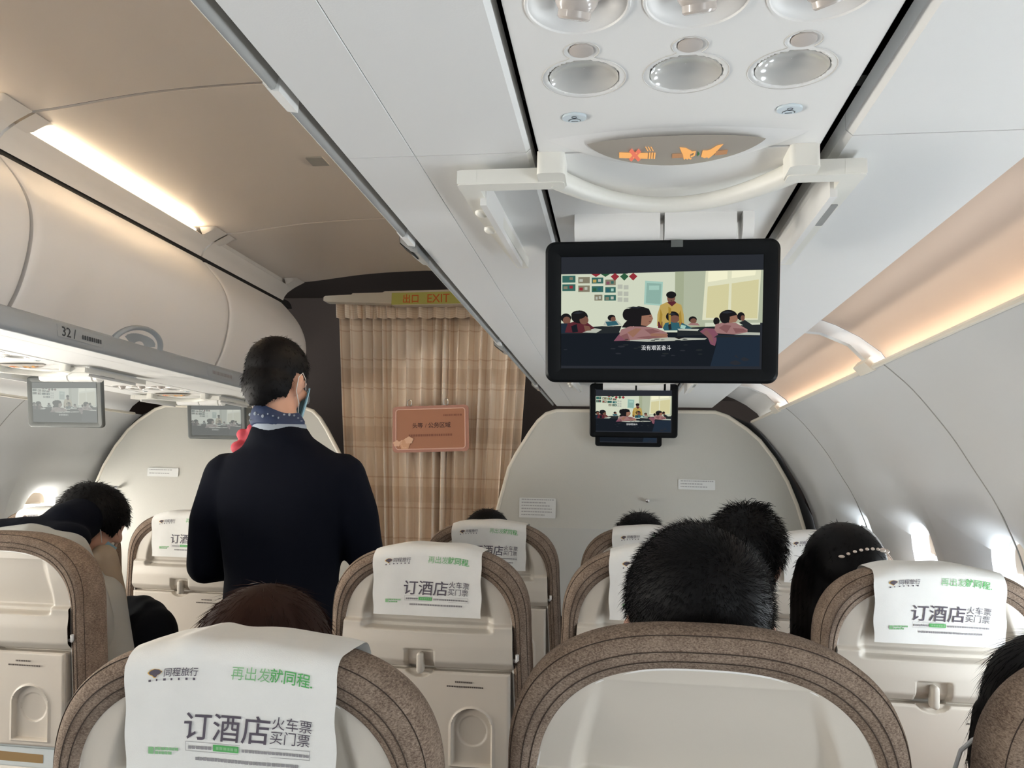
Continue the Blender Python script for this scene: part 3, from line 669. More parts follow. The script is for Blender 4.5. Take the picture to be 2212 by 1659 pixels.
def make_mount():
    t = thing('monitor_mount', 'cream monitor mount with bowed bar and side arms, above the big screen', 'mount', PSU_C, 'overhead monitor mounts')
    mb = MB(); mb.loft([[(x, y, z) for x, z in ((-0.134, -0.001), (0.134, -0.001), (0.134, 0.010), (-0.134, 0.010))] for y in (0.0195, 0.335)]); mb.build('back_plate', 'psu_white', t, local=True, smooth=False)
    # bowed bar
    pts = []; rr = []
    for u in np.linspace(-1, 1, 36): pts.append((0.122*u-0.001, 0.050+0.075*(1-abs(u)**2.1), -0.012-0.006*(1-u*u))); rr.append(0.0085+0.003*abs(u)**3)
    mb = MB(); mb.tube(pts, rr, 14)
    for sx in (-1, 1):
        x0 = -0.001+sx*0.121
        mb.prism(rrect(x0, 0.035, 0.028, 0.040, 0.006), XY(-0.022), 0, 0.024)                   # foot joining the service panel
        xo = -0.2205 if sx < 0 else 0.1815
        a, b_ = sorted((x0-sx*0.012, xo)); mb.prism(rrect((a+b_)/2, 0.047, b_-a, 0.019, 0.004), XY(-0.023), 0, 0.016)     # cross arm
    mb.build('bowed_bar', 'mount_cream', t, local=True, angle=40)
    for sx in (-1, 1):
        xo = -0.2205 if sx < 0 else 0.1815; xi = -0.200 if sx < 0 else 0.178; w_ = 0.020*sx
        pl = [(xo, 0.037), (xo-w_, 0.037), (xi-w_*0.8, 0.365), (xi, 0.365), (xo+(0.004 if sx < 0 else -0.003), 0.16), (xo+(0.001 if sx < 0 else -0.001), 0.13)]
        mb = MB(); mb.prism(pl, XY(-0.022), 0, 0.014); arm = mb.build('side_arm', 'mount_cream', t, local=True, angle=30)
        mb = MB(); xr = xo-w_*0.85
        mb.prism([(xr, 0.08), (xr-0.007*sx, 0.08), (xr+0.008*(1 if sx < 0 else -0.2)-0.007*sx, 0.33), (xr+0.008*(1 if sx < 0 else -0.2), 0.33)], XY(-0.030), 0, 0.030); mb.build('guide_rail', 'psu_white', arm, local=True, angle=30)
        for yy in (0.125, 0.185) if sx < 0 else (0.16,):
            mb = MB()
            if sx < 0: mb.ell((xo-w_*0.45+0.002, yy, -0.0225), (0.008, 0.010, 0.005))
            else: mb.prism(rrect(xo-0.008, yy, 0.008, 0.07, 0.002), XY(-0.0228), 0, 0.001)
            mb.build('catch', 'mount_cream' if sx < 0 else 'rail_dull', arm, local=True)
    for a, b_ in ((-0.109, -0.0065), (-0.001, 0.083), (0.090, 0.103)):
        mb = MB(); pl = [(0.200, -0.001), (0.200, -0.018), (0.204, -0.026), (0.212, -0.031), (0.230, -0.031), (0.240, -0.024), (0.244, -0.001)]
        mb.loft([[(x, y, z) for y, z in pl] for x in (a, b_)]); mb.build('hinge_block', 'psu_white', t, local=True, angle=50)
    return t
# ---- the film on the screens
SW, SH = 0.241, 0.137
FILM = dict(wall=(0.62, 0.66, 0.52), wall2=(0.42, 0.46, 0.34), wallr=(0.36, 0.40, 0.27), win=(0.64, 0.60, 0.34), winl=(0.88, 0.86, 0.62), frame=(0.72, 0.72, 0.52), dark=(0.010, 0.013, 0.018), desk=(0.020, 0.024, 0.026),
            hair=(0.012, 0.011, 0.012), face=(0.18, 0.085, 0.06), coat=(0.48, 0.34, 0.10), pink=(0.32, 0.17, 0.165), maroon=(0.10, 0.022, 0.03), teal=(0.03, 0.11, 0.14), board=(0.36, 0.56, 0.48), pic1=(0.04, 0.13, 0.11), pic2=(0.22, 0.20, 0.14),
            red=(0.28, 0.03, 0.04), green=(0.03, 0.10, 0.05), paper=(0.45, 0.47, 0.40), magenta=(0.22, 0.08, 0.115), text=(0.85, 0.86, 0.86), panel=(0.024, 0.027, 0.034), blue=(0.016, 0.026, 0.042), face2=(0.30, 0.15, 0.10), box=(0.26, 0.42, 0.36), pinkd=(0.22, 0.10, 0.10), coatd=(0.36, 0.23, 0.04))
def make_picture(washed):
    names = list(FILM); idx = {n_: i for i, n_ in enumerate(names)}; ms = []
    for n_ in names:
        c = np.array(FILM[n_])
        if washed:  # glare and oblique-view washout put into the film colours
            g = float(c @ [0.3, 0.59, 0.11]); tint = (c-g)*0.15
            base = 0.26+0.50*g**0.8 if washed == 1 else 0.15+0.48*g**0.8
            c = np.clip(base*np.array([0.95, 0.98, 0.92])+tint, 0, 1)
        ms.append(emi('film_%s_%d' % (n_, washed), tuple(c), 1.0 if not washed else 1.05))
    mb = MB(); cnt = [0]
    mp = lambda px, py, t: ((px-228)/1402*SW-SW/2, -0.0003-t, (1020-py)/785*SH)
    def P(pts, n_): cnt[0] += 1; mb.flat(pts, mp, cnt[0]*0.0000035, idx[n_])
    def R(x0, y0, x1, y1, n_): P([(x0, y0), (x0, y1), (x1, y1), (x1, y0)], n_)
    def O(cx, cy, rx, ry, n_, n=20): P([(cx+rx*math.cos(-2*math.pi*i/n), cy+ry*math.sin(2*math.pi*i/n)*1) for i in range(n)][::-1], n_)
    R(228, 235, 1630, 1020, 'panel'); R(228, 355, 1615, 760, 'wall'); P([(700, 352), (700, 560), (1090, 600), (1090, 345)], 'wall')
    P([(228, 570), (228, 770), (1090, 770), (1090, 560)], 'wall'); P([(1030, 345), (1030, 740), (1240, 740), (1245, 343)], 'wallr'); P([(1090, 345), (1090, 720), (1240, 720), (1245, 343)], 'wall2')
    P([(1240, 343), (1220, 680), (1600, 680), (1615, 340)], 'frame'); P([(1258, 345), (1255, 420), (1388, 400), (1388, 345)], 'winl'); P([(1418, 345), (1416, 395), (1575, 375), (1580, 343)], 'winl')
    P([(1255, 450), (1245, 665), (1395, 668), (1400, 432)], 'win'); P([(1418, 430), (1415, 668), (1595, 670), (1600, 405)], 'win')
    P([(1240, 680), (1600, 680), (1615, 340), (1630, 340), (1630, 700), (1240, 700)], 'wall2')
    for k_, (x, y) in enumerate([(236, 365), (350, 375), (446, 380), (542, 395), (236, 425), (350, 435), (446, 440), (542, 447), (466, 500), (536, 503)]):
        w_ = 94 if x < 300 else 82 if x < 540 else 74
        if k_ == 8: w_ = 56
        R(x, y, x+w_, y+48-(x-236)*0.03, ('pic1', 'pic2', 'pic1', 'pic2', 'pic1', 'pic2', 'pic1', 'pic1', 'pic2', 'pic1')[k_])
        R(x+8, y+14, x+w_*0.4, y+34, ('pic1', 'paper', 'coat', 'magenta', 'pic2', 'red', 'green', 'teal', 'paper', 'pic2')[k_]); R(x+w_*0.55, y+10, x+w_*0.8, y+30, ('pic2', 'pic2', 'paper', 'pic1', 'red', 'paper', 'teal', 'board', 'paper', 'paper')[k_])
    for x, y in ((630, 430), (672, 435), (630, 478), (672, 480), (630, 520), (672, 522)): R(x, y, x+34, y+30, 'paper')
    for k_, x in enumerate((476, 543, 610, 676, 738)):
        y = 378 if k_ > 1 else 356; h = 28
        if k_ < 2: P([(x-34, 355), (x, y+20), (x+34, 355)], 'red' if k_ == 0 else 'green')
        else: P([(x-30, y-4), (x, y+h-2), (x+30, y-4), (x, y-h)], 'red' if k_ != 3 else 'green')
    P([(822, 405), (815, 570), (940, 580), (946, 415)], 'board'); P([(834, 420), (828, 560), (930, 568), (936, 428)], 'box'); R(850, 440, 920, 470, 'board')
    # adult in yellow coat
    P([(930, 575), (910, 640), (908, 720), (945, 735), (1060, 735), (1098, 720), (1092, 640), (1075, 575), (1030, 555), (975, 555)], 'coat'); O(1004, 525, 28, 40, 'face'); O(1004, 505, 35, 24, 'hair'); P([(975, 555), (1010, 585), (1040, 560), (1030, 548)], 'maroon')
    R(915, 690, 945, 735, 'maroon')
    R(228, 765, 1615, 1000, 'dark'); P([(228, 745), (228, 775), (640, 770), (640, 725), (520, 720)], 'desk')
    P([(530, 750), (560, 722), (660, 718), (640, 770)], 'desk'); P([(1050, 735), (1615, 712), (1615, 770), (1050, 790)], 'desk')
    # seated pupils
    O(262, 662, 38, 32, 'hair'); O(268, 680, 28, 28, 'face'); P([(228, 700), (228, 770), (300, 770), (300, 700)], 'blue')
    P([(255, 765), (275, 700), (330, 685), (410, 690), (470, 735), (480, 760), (380, 768)], 'maroon'); O(360, 655, 60, 46, 'hair'); O(392, 678, 32, 30, 'face'); O(352, 640, 52, 30, 'hair')
    P([(380, 765), (470, 735), (520, 745), (480, 768)], 'paper')
    P([(530, 715), (545, 680), (620, 675), (660, 710), (600, 722)], 'paper'); O(588, 662, 28, 22, 'hair'); O(600, 672, 18, 18, 'face'); P([(545, 690), (620, 685), (640, 712), (560, 720)], 'teal')
    O(700, 640, 34, 42, 'hair'); O(790, 660, 80, 76, 'hair'); P([(740, 700), (740, 640), (680, 700), (660, 730), (740, 735)], 'hair'); P([(800, 650), (868, 640), (880, 668), (866, 700), (840, 720), (795, 715)], 'face2'); O(765, 668, 26, 40, 'hair'); P([(700, 600), (780, 582), (850, 600), (868, 640), (780, 650)], 'hair')
    P([(640, 790), (655, 745), (720, 722), (830, 725), (900, 735), (975, 765), (985, 800), (860, 815), (690, 822)], 'pink'); P([(605, 825), (640, 780), (690, 822)], 'magenta'); P([(860, 770), (985, 775), (975, 805), (870, 808)], 'face2')
    P([(690, 822), (985, 800), (1255, 806), (1240, 816), (840, 830)], 'paper'); P([(1020, 797), (1110, 800), (1060, 812)], 'hair')
    P([(948, 735), (965, 700), (1010, 690), (1085, 700), (1150, 735), (1120, 750), (960, 752)], 'teal'); O(1015, 655, 46, 36, 'hair'); O(1030, 672, 34, 26, 'face'); P([(1050, 740), (1200, 742), (1190, 756), (1060, 752)], 'paper'); R(1060, 690, 1080, 705, 'red')
    O(1155, 676, 28, 22, 'hair'); O(1160, 686, 22, 18, 'face'); P([(1120, 715), (1140, 700), (1190, 702), (1205, 718)], 'pink')
    O(1318, 688, 22, 26, 'hair'); P([(1300, 770), (1312, 710), (1370, 695), (1450, 700), (1530, 745), (1530, 765), (1440, 780)], 'pink'); O(1398, 655, 62, 44, 'hair'); P([(1400, 660), (1460, 645), (1470, 668), (1450, 695), (1405, 700)], 'face2'); O(1375, 668, 34, 36, 'hair')
    O(1484, 655, 26, 28, 'hair'); P([(1470, 700), (1510, 680), (1570, 720), (1540, 740)], 'desk'); O(1496, 668, 14, 20, 'face')
    P([(1205, 760), (1240, 735), (1300, 740), (1330, 780), (1310, 860), (1280, 850), (1260, 800)], 'magenta'); P([(1440, 782), (1530, 765), (1615, 768), (1615, 785)], 'paper')
    P([(1320, 785), (1615, 785), (1615, 1000), (1280, 1000), (1320, 850)], 'blue'); P([(228, 780), (228, 1000), (1280, 1000), (1310, 860), (1240, 830), (640, 830)], 'dark')
    rnd = np.random.RandomState(2)
    def blots(n, x0, x1, y0, y1, names_, sx, sy):
        for _ in range(n):
            cx, cy = rnd.uniform(x0, x1), rnd.uniform(y0, y1); a = rnd.uniform(0.5, 1.0)
            P([(cx+sx*a*math.cos(q)*rnd.uniform(0.7, 1.2), cy+sy*a*math.sin(q)*rnd.uniform(0.7, 1.2)) for q in np.linspace(0, 2*math.pi, 8)[:-1]], names_[rnd.randint(len(names_))])
    P([(700, 765), (760, 735), (800, 740), (740, 800)], 'face2'); P([(820, 745), (880, 742), (930, 760), (860, 775)], 'pinkd'); P([(650, 790), (700, 770), (720, 822), (690, 822)], 'pinkd'); P([(760, 800), (850, 790), (960, 795), (850, 812)], 'pinkd')
    P([(1335, 735), (1370, 712), (1420, 720), (1390, 770)], 'pinkd'); P([(1430, 735), (1500, 740), (1530, 760), (1450, 770)], 'pinkd'); P([(1225, 770), (1250, 745), (1290, 790), (1300, 840)], 'pinkd')
    P([(930, 600), (922, 690), (938, 725), (945, 640)], 'coatd'); P([(1072, 610), (1080, 690), (1066, 730), (1058, 640)], 'coatd'); P([(985, 585), (1005, 600), (1003, 720), (990, 720)], 'coatd');
    P([(300, 720), (340, 705), (350, 760), (310, 765)], 'dark'); P([(390, 715), (430, 720), (445, 750), (400, 755)], 'face'); P([(985, 712), (1005, 705), (1010, 745), (990, 748)], 'desk'); P([(1075, 712), (1110, 720), (1100, 742), (1070, 735)], 'board')
    P([(852, 655), (862, 650), (864, 655)], 'hair'); P([(1450, 652), (1460, 648), (1462, 653)], 'hair'); P([(848, 690), (866, 686), (860, 694)], 'maroon'); O(1018, 520, 4, 3, 'hair', 8); O(992, 522, 4, 3, 'hair', 8); P([(996, 545), (1014, 544), (1008, 549)], 'hair')
    blots(16, 240, 1270, 850, 930, ['desk', 'panel'], 30, 7); blots(6, 660, 1230, 812, 826, ['desk'], 26, 4)
    P([(1300, 800), (1320, 790), (1600, 790), (1610, 795)], 'desk'); blots(8, 1350, 1600, 850, 980, ['blue', 'panel'], 40, 20)
    P([(690, 590), (740, 584), (800, 590), (770, 598)], 'panel'); P([(310, 630), (350, 618), (390, 626), (350, 634)], 'panel'); P([(1350, 632), (1390, 618), (1430, 628), (1390, 636)], 'panel'); P([(985, 640), (1015, 628), (1040, 640), (1010, 644)], 'panel')
    cnt[0] += 2
    mb.text('没有艰苦奋斗', 38, 800, 886, lambda u, v, t: mp(u, 2*886-v, t), idx['text'], t=cnt[0]*0.0000035, bold=0.0, sx=0.92)
    return mb, ms
def make_monitor(label, frame_mat, washed, group='overhead drop-down monitors'):
    t = thing('overhead_monitor', label, 'monitor', (0, 0, 0), group)
    w_, h_ = 0.281, 0.174
    mb = MB(); o2 = rrect(0, -h_/2, w_, h_, 0.012)
    def ring(k_, y): return [(x*(w_-2*k_)/w_, y, -h_/2+(z+h_/2)*(h_-2*k_)/h_) for x, z in o2]
    mb.loft([ring(0.0035, -0.001), ring(0.0005, 0.002), ring(0, 0.006), ring(0, 0.013), ring(0.004, 0.018), ring(0.03, 0.023)], caps=False)
    o = len(mb.v); n = len(o2); mb.add(ring(0.03, 0.023), [tuple(range(n))])
    # face rim, stepped in to the glass
    zc = -0.0192-SH/2; si = [(sx*SW/2, zc+sz*SH/2) for sx, sz in ((1, 1), (-1, 1), (-1, -1), (1, -1))]
    def inner(gr, y): return [(max(-SW/2-gr, min(SW/2+gr, x*1.2)), y, max(zc-SH/2-gr, min(zc+SH/2+gr, zc+(z-zc)*1.3))) for x, z in o2]
    mb.loft([ring(0.0035, -0.001), ring(0.007, -0.0012), inner(0.0035, 0.0002), inner(0.0, 0.0012)], caps=False)
    mb.build('housing', frame_mat, t, local=True, angle=35)
    mb = MB(); mb.box(-SW/2, SW/2, 0.0006, 0.004, zc-SH/2, zc+SH/2); s = mb.build('screen', 'monitor_black', t, local=True, smooth=False)
    pm, ms = make_picture(washed); pm.v = [(p[0], p[1]+0.0006, p[2]+zc-SH/2) for p in pm.v]
    pm.build('film_picture', ms, s, local=True, smooth=False, recalc=False)
    mb = MB()
    for x in (-0.07, 0.05): mb.prism(rrect(x, 0.012, 0.02, 0.020, 0.003), XZ(0.004), 0, 0.010)
    mb.build('hinge_arm', frame_mat, t, local=True, angle=40)
    mb = MB(); mb.box(0.012, 0.026, -0.0018, 0.002, -0.009, -0.001); mb.build('latch_patch', 'monitor_grey', t, local=True, smooth=False)
    return t
TILT = math.radians(11)
def place(o, x, y, z, tilt=None):
    o.location = (x, y, z+E)
    if tilt: o.rotation_euler = (tilt, 0, 0)
psu = make_service_panel(); mnt = make_mount()
UNITS = [(PSU_C[0], 0.727, 0.322), (PSU_C[0], 2.32, 0.322), (PSU_C[0], 3.14, 0.322), (-1.845, 2.20, 0.322), (-1.845, 3.04, 0.322)]
PL = ['', 'service panel on the right side, hidden behind the big monitor', 'service panel on the right side nearest the partition', 'service panel under the left bins, above the nearer small monitor', 'service panel with lit orange sign under the left bins, beside the attendant']
ML = ['', 'cream monitor mount holding the second screen on the right', 'cream monitor mount nearest the right partition', 'cream monitor mount holding the nearer washed-out screen on the left', 'cream monitor mount of the far screen beside the attendant\'s head']
for i, u in enumerate(UNITS):
    if i:
        p = copy_tree(psu); p['label'] = PL[i]; place(p, *u)
        if i != 2: p = copy_tree(mnt); p['label'] = ML[i]; place(p, *u)
m1 = make_monitor('big black monitor in the upper right, showing a classroom film', 'monitor_black', 0)
place(m1, 0.0465, 0.938, 0.291, TILT)
m2 = copy_tree(m1); m2['label'] = 'black monitor hanging just below the big one, showing the same film'; place(m2, 0.040, 2.53, 0.311, TILT)
m3 = copy_tree(m1); m3['label'] = 'farthest black monitor, only its lower edge seen under the second screen'; place(m3, 0.032, 3.36, 0.318, TILT)
m4 = make_monitor('monitor with haze painted grey at the left frame edge, the nearer of the left two', 'monitor_grey', 1); place(m4, -1.885, 2.43, 0.309, TILT)  # left frames lightened so their colour carries the haze
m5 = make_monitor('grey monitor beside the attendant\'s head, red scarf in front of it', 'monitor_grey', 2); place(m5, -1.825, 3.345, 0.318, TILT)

# ================================================================== CURTAIN, HEADER, PLACARD
CY = 3.54
t = thing('divider_curtain', 'beige plaid pleated curtain closing the aisle', 'curtain', (-0.87, CY, -1.12))
def cloth(x0t, x1t, x0b, x1b, zt, zb, folds, amp, seed, rows=40):
    n = folds*14; mb = MB(); P = []; uvs = []; rnd = np.random.RandomState(seed); ph = np.cumsum(rnd.uniform(0.65, 1.35, folds+2)); ph = (ph-ph[0])/(ph[-1]-ph[0])*folds
    al = rnd.uniform(0.7, 1.3, folds+2)
    for i in range(rows+1):
        q = i/rows; row = []
        for j in range(n+1):
            s_ = j/n; w_ = np.interp(s_*(folds+1), range(folds+2), ph); am = np.interp(s_*(folds+1), range(folds+2), al)*amp*(0.55+0.45*min(1, q*4))
            f_ = math.sin(2*math.pi*w_+0.7*math.sin(q*2.2+s_*9)*q)
            x = (x0t+(x1t-x0t)*s_)*(1-q)+(x0b+(x1b-x0b)*s_)*q + 0.5*amp*math.cos(2*math.pi*w_)*0.6
            row.append((x, CY-am*(abs(f_)**0.75)*np.sign(f_), zt+(zb-zt)*q)); uvs.append((s_*2.0, q*1.95))
        P.append(row)
    mb.grid(P); mb.uv = uvs
    return mb
mb = cloth(-1.345, -0.80, -1.16, -0.78, 0.805, -1.12, 9, 0.030, 3); mb.build('curtain_half', 'curtain_cloth', t, recalc=False, angle=80)
mb = cloth(-0.84, -0.425, -0.80, -0.52, 0.805, -1.12, 7, 0.027, 11); mb.v = [(x, y+0.012, z) for x, y, z in mb.v]; mb.build('curtain_half', 'curtain_cloth', t, recalc=False, angle=80)
mb = cloth(-1.35, -0.44, -1.34, -0.445, 0.812, 0.735, 17, 0.016, 5, 4); mb.v = [(x, y-0.022, z) for x, y, z in mb.v]; mb.build('heading_band', 'curtain_cloth', t, recalc=False, angle=80)
t = thing('curtain_header', 'cream rail above the curtain carrying an EXIT sign', 'curtain rail', (-0.86, 3.48, 0.80))
mb = MB(); hz = lambda x: 0.829+(x+1.377)*0.022
top = [(-1.385, 0.808), (-1.385, 0.824), (-1.378, 0.831)] + [(-1.25, 0.836), (-1.245, 0.842), (-1.10, 0.845), (-1.09, 0.850), (-0.95, 0.853), (-0.33, 0.862)]
bot = [(-0.33, 0.790), (-1.05, 0.783), (-1.055, 0.792), (-1.37, 0.803)]
mb.prism(top+bot, XZ(3.46), 0, 0.05); mb.build('rail', 'header_cream', t, angle=30)
mb = MB(); mb.prism([(-1.055, 0.786), (-0.62, 0.792), (-0.62, 0.848), (-1.055, 0.842)], XZ(3.4585), 0, 0.002); s = mb.build('exit_sign', 'exit_sheet', t, smooth=False); s['label'] = 'yellow-green EXIT strip'
mb = MB(); mb.text('出口', 0.044, -1.0, 0.797, XZ(3.4580), bold=0.02, align='LEFT', rot=0.015, sx=0.92); mb.build('lettering', 'exit_red', s, smooth=False); mb = MB(); mb.text('EXIT', 0.057, -0.885, 0.795, XZ(3.4580), bold=0.008, rot=0.015, sx=0.92)
mb.build('lettering', 'exit_red', s, smooth=False)
# hanging placard
PR = math.radians(2.4)
t = thing('hanging_placard', 'terracotta class-divider placard hooked onto the curtain', 'sign', (-0.847, 3.445, 0.11))
pc = (-0.847, 0.215)
def PMP(u, v, t_): return (pc[0]+u*math.cos(PR)-v*math.sin(PR), 3.452-t_, pc[1]+u*math.sin(PR)+v*math.cos(PR))
mb = MB(); mb.prism(rrect(0, 0, 0.350, 0.208, 0.018), PMP, -0.007, 0.0); mb.build('border', 'placard_edge', t, angle=30)
mb = MB(); mb.flat(rrect(0, 0, 0.318, 0.180, 0.010), PMP, 0.0006); mb.build('face', 'placard', t, smooth=False)
mb = MB(); o2 = rrect(0, 0, 0.318, 0.180, 0.012); mb.tube([PMP(u, v, 0.0008) for u, v in o2], 0.0024, 6, closed=True); mb.build('border_line', 'placard_line', t)
mb = MB(); mb.text('头等', 0.025, -0.083, 0.006, PMP, t=0.0012, bold=0.012); mb.text('/', 0.025, -0.024, 0.006, PMP, t=0.0012); mb.text('公务区域', 0.026, -0.010, 0.006, PMP, t=0.0012, bold=0.012)
mb.build('lettering', 'placard_ink', t, smooth=False)
mb = MB(); random.seed(5); x = -0.10
while x < 0.10: w_ = random.uniform(0.004, 0.010); mb.flat([(x, -0.034), (x+w_, -0.034), (x+w_, -0.024), (x, -0.024)], PMP, 0.0012); x += w_+0.0022
x = 0.06
while x < 0.135: w_ = random.uniform(0.004, 0.010); mb.flat([(x, 0.055), (x+w_, 0.055), (x+w_, 0.063), (x, 0.063)], PMP, 0.0012); x += w_+0.0022
mb.build('small_lettering', 'placard_ink_soft', t, smooth=False)
mb = MB(); random.seed(9)
for k_ in range(16):
    a = random.uniform(0, 2*math.pi); r = random.uniform(0.0, 0.042); cx, cy = -0.116+r*1.0*math.cos(a), -0.062+r*0.75*math.sin(a); rr = random.uniform(0.012, 0.020)
    mb.prism([(cx+rr*(1+0.15*math.sin(5*q))*math.cos(q), cy+rr*0.8*(1+0.15*math.sin(5*q))*math.sin(q)) for q in np.linspace(0, 2*math.pi, 18)[:-1]], PMP, 0.0, 0.0014+k_*0.0002, k_ % 3 == 0)
mb.build('flower_motif', ['placard_flower', 'placard_flower_light'], t, smooth=False)
for x in (-0.095, 0.073):
    mb = MB(); c = PMP(x, 0.118, 0.003); mb.tube([(c[0]+0.010*math.cos(a), c[1]-0.002, c[2]+0.016*math.sin(a)) for a in np.linspace(-1.2, 4.2, 18)], 0.0022, 6); mb.build('hook', 'metal', t)

# ================================================================== SEATS
ZT = 1.02; TAN = 0.11; SA, SB, SN = 0.207, 0.16, 2.7
def seat_pt(x, d, out): return (x, d*TAN-out, ZT-d)     # out: towards the row behind
def half_w(d, ins=0.0, insT=None):
    insT = ins*1.25 if insT is None else insT
    a = SA-ins; dd = d-insT; b_ = SB-0.2*ins
    if dd >= b_: return a+0.012*min(1, (dd-b_)/0.25)
    if dd <= 0: return 0.0
    return a*(1-((b_-dd)/b_)**SN)**(1/SN)
def outline(ins, dbot=0.62, n=34):
    """open path bottom-left, over the top, bottom-right"""
    insT = ins*1.25; b_ = SB-0.2*ins; a = SA-ins; pts = []
    for d in np.linspace(dbot, insT+b_+0.02, 10): pts.append((half_w(d, ins), d))
    for i in range(n+1):
        th = math.pi/2*i/n; c, s_ = max(math.cos(th), 0)**(2/SN), max(math.sin(th), 0)**(2/SN); pts.append((a*c, insT+b_-b_*s_))
    return [(-x, d) for x, d in pts]+[(x, d) for x, d in pts[-2::-1]]
def shell_out(x, d):
    x = np.asarray(x, float); d = np.asarray(d, float); ax = np.abs(x)
    o = 0.002+0.010*(1-(ax/0.185)**2)*sm(0.02, 0.12, d)
    ramp = np.clip((d-0.055)/0.10, 0, 1)**0.8*(1-sm(0.163, 0.171, d))
    o = o-0.021*ramp*(1-sm(0.122, 0.138, ax+0.020*sm(0.15, 0.05, d)))
    o = o+0.010*sm(0.150, 0.158, d)*(1-sm(0.225, 0.245, d))+0.004*sm(0.165, 0.20, d)*(1-sm(0.225, 0.245, d))
    lx = sm(0.031, 0.026, np.abs(x+0.012)); ld = sm(0.203, 0.209, d)
    o = o-0.013*lx*ld*(d < 0.262)
    o = o-0.012*sm(0.241, 0.245, d)
    return o
def tray_out(x, d):
    x = np.asarray(x, float); d = np.asarray(d, float)
    o = 0.019+0.002*np.cos(x/0.18*1.5)+0*d
    o = o-0.010*sm(0.026, 0.022, np.hypot((x+0.012)*0.75, (d-0.236)))          # thumb scoop under the latch
    cx, dt, db, hw = 0.096, 0.318, 0.432, 0.042
    ins = np.minimum(np.where(d < dt+hw, hw-np.hypot(x-cx, d-dt-hw), hw-np.abs(x-cx)), db-d)
    o = o+0.0025*sm(-0.004, -0.001, ins)*(1-sm(0.0, 0.003, ins))-0.009*sm(0.0, 0.004, ins)
    in2 = 0.031-np.hypot(x-cx, d-dt-0.012-0.031-0.004)
    o = o-0.003*sm(0.0, 0.003, in2)
    return o
COVER_LEN = 0.140
def cover_drop(u, d): return max(0.0, SB-SB*(1-min(1, abs(u/SA))**SN)**(1/SN))*max(0.0, min(1.0, 1-(d-0.03)/0.10))
def cover_y(u, d): return d*TAN*0.9-0.0142-0.001*math.sin(d*40)-0.0008*math.sin(u*60)*min(1, d/0.1)
def cover_path():
    """y, z of the cloth from the front of the headrest over the top and down the back"""
    P = []
    P = [(0.0985+(0.16*(1-q))*TAN, ZT-0.02-0.14*(1-q)) for q in np.linspace(0, 1, 6)]
    for a in np.linspace(0, math.pi/2, 6)[1:]: P.append((0.074+0.0245*math.cos(a), ZT-0.0205+0.0235*math.sin(a)))
    P.append((0.042, ZT+0.0035))
    for a in np.linspace(math.pi/2, math.pi, 8): P.append((0.010+0.0235*math.cos(a), ZT-0.020+0.0230*math.sin(a)))
    for d in np.linspace(0.027, COVER_LEN, 14): P.append((cover_y(0, d), ZT-d))
    return P
def cover_map(u, v, t): d = -v-0.013; return (u, cover_y(u, d)-0.0009-t, ZT-d-cover_drop(u, d))
def dashes(mb, x0, x1, v, h, mi, mp, seed, t=0.0):
    random.seed(seed); x = x0
    while x < x1-0.001:
        w_ = random.uniform(0.6, 1.1)*h; mb.flat([(x, v), (x+w_, v), (x+w_, v+h*0.9), (x, v+h*0.9)], mp, t, mi)
        x += w_*1.25
def cover_print():
    mb = MB(); X = lambda px: (px-470)/466*0.2235; V = lambda py: -(py-1350)/309*0.136
    mp = cover_map
    # winged mark with orange rim, wordmark, tagline
    wing = [(291, 1438), (297, 1433), (305, 1431), (314, 1433), (321, 1438), (316, 1443), (311, 1445), (308, 1450), (304, 1450), (300, 1445), (295, 1443)]
    rim = [(288+(x-291)*1.13, 1430+(y-1431)*1.14) for x, y in wing]
    mb.flat([(X(x), V(y)) for x, y in rim][::-1], mp, 0.0, 3); mb.flat([(X(x), V(y)) for x, y in wing][::-1], mp, 0.0003, 0)
    mb.text('同程旅行', 0.0095, X(325), V(1449), mp, 0, bold=0.006, shear=0.12, sx=0.98)
    for k_ in range(7): dashes(mb, X(291+k_*16.5), X(291+k_*16.5)+0.003, V(1460), 0.0026, 0, mp, k_)
    mb.text('再出发', 0.0152, X(475), V(1452), mp, 4, shear=0.12, sx=0.93); mb.text('就同程.', 0.0152, X(560), V(1450), mp, 2, bold=0.010, shear=0.12, sx=0.93)
    mb.text('订酒店', 0.0315, X(368), V(1596), mp, 0, bold=0.006, shear=0.10, sx=1.0)
    mb.text('火车票', 0.0150, X(566), V(1561), mp, 0, shear=0.10, sx=0.94); mb.text('买门票', 0.0150, X(561), V(1595), mp, 0, shear=0.10, sx=0.94)
    # small print: hair-line box, green pill, rows of small characters
    for a, b_ in (((374, 1606), (648, 1606.8)), ((374, 1628), (648, 1628.8)), ((374, 1606), (374.8, 1628)), ((647.2, 1606), (648, 1628))):
        mb.flat([(X(a[0]), V(b_[1])), (X(b_[0]), V(b_[1])), (X(b_[0]), V(a[1])), (X(a[0]), V(a[1]))], mp, 0, 1)
    mb.flat([(X(435), V(1626)), (X(493), V(1626)), (X(493), V(1611)), (X(435), V(1611))], mp, 0, 2)
    dashes(mb, X(380), X(430), V(1624), 0.0038, 1, mp, 11); dashes(mb, X(500), X(642), V(1623), 0.0034, 1, mp, 12); dashes(mb, X(396), X(620), V(1650), 0.0038, 1, mp, 13)
    dashes(mb, X(442), X(486), V(1622), 0.0034, 4, mp, 17, 0.0002)
    dashes(mb, X(306), X(360), V(1630), 0.0034, 4, mp, 14); dashes(mb, X(306), X(346), V(1640), 0.0034, 4, mp, 15); mb.flat([(X(291), V(1640)), (X(303), V(1640)), (X(303), V(1623)), (X(291), V(1623))], mp, 0, 4)
    return mb
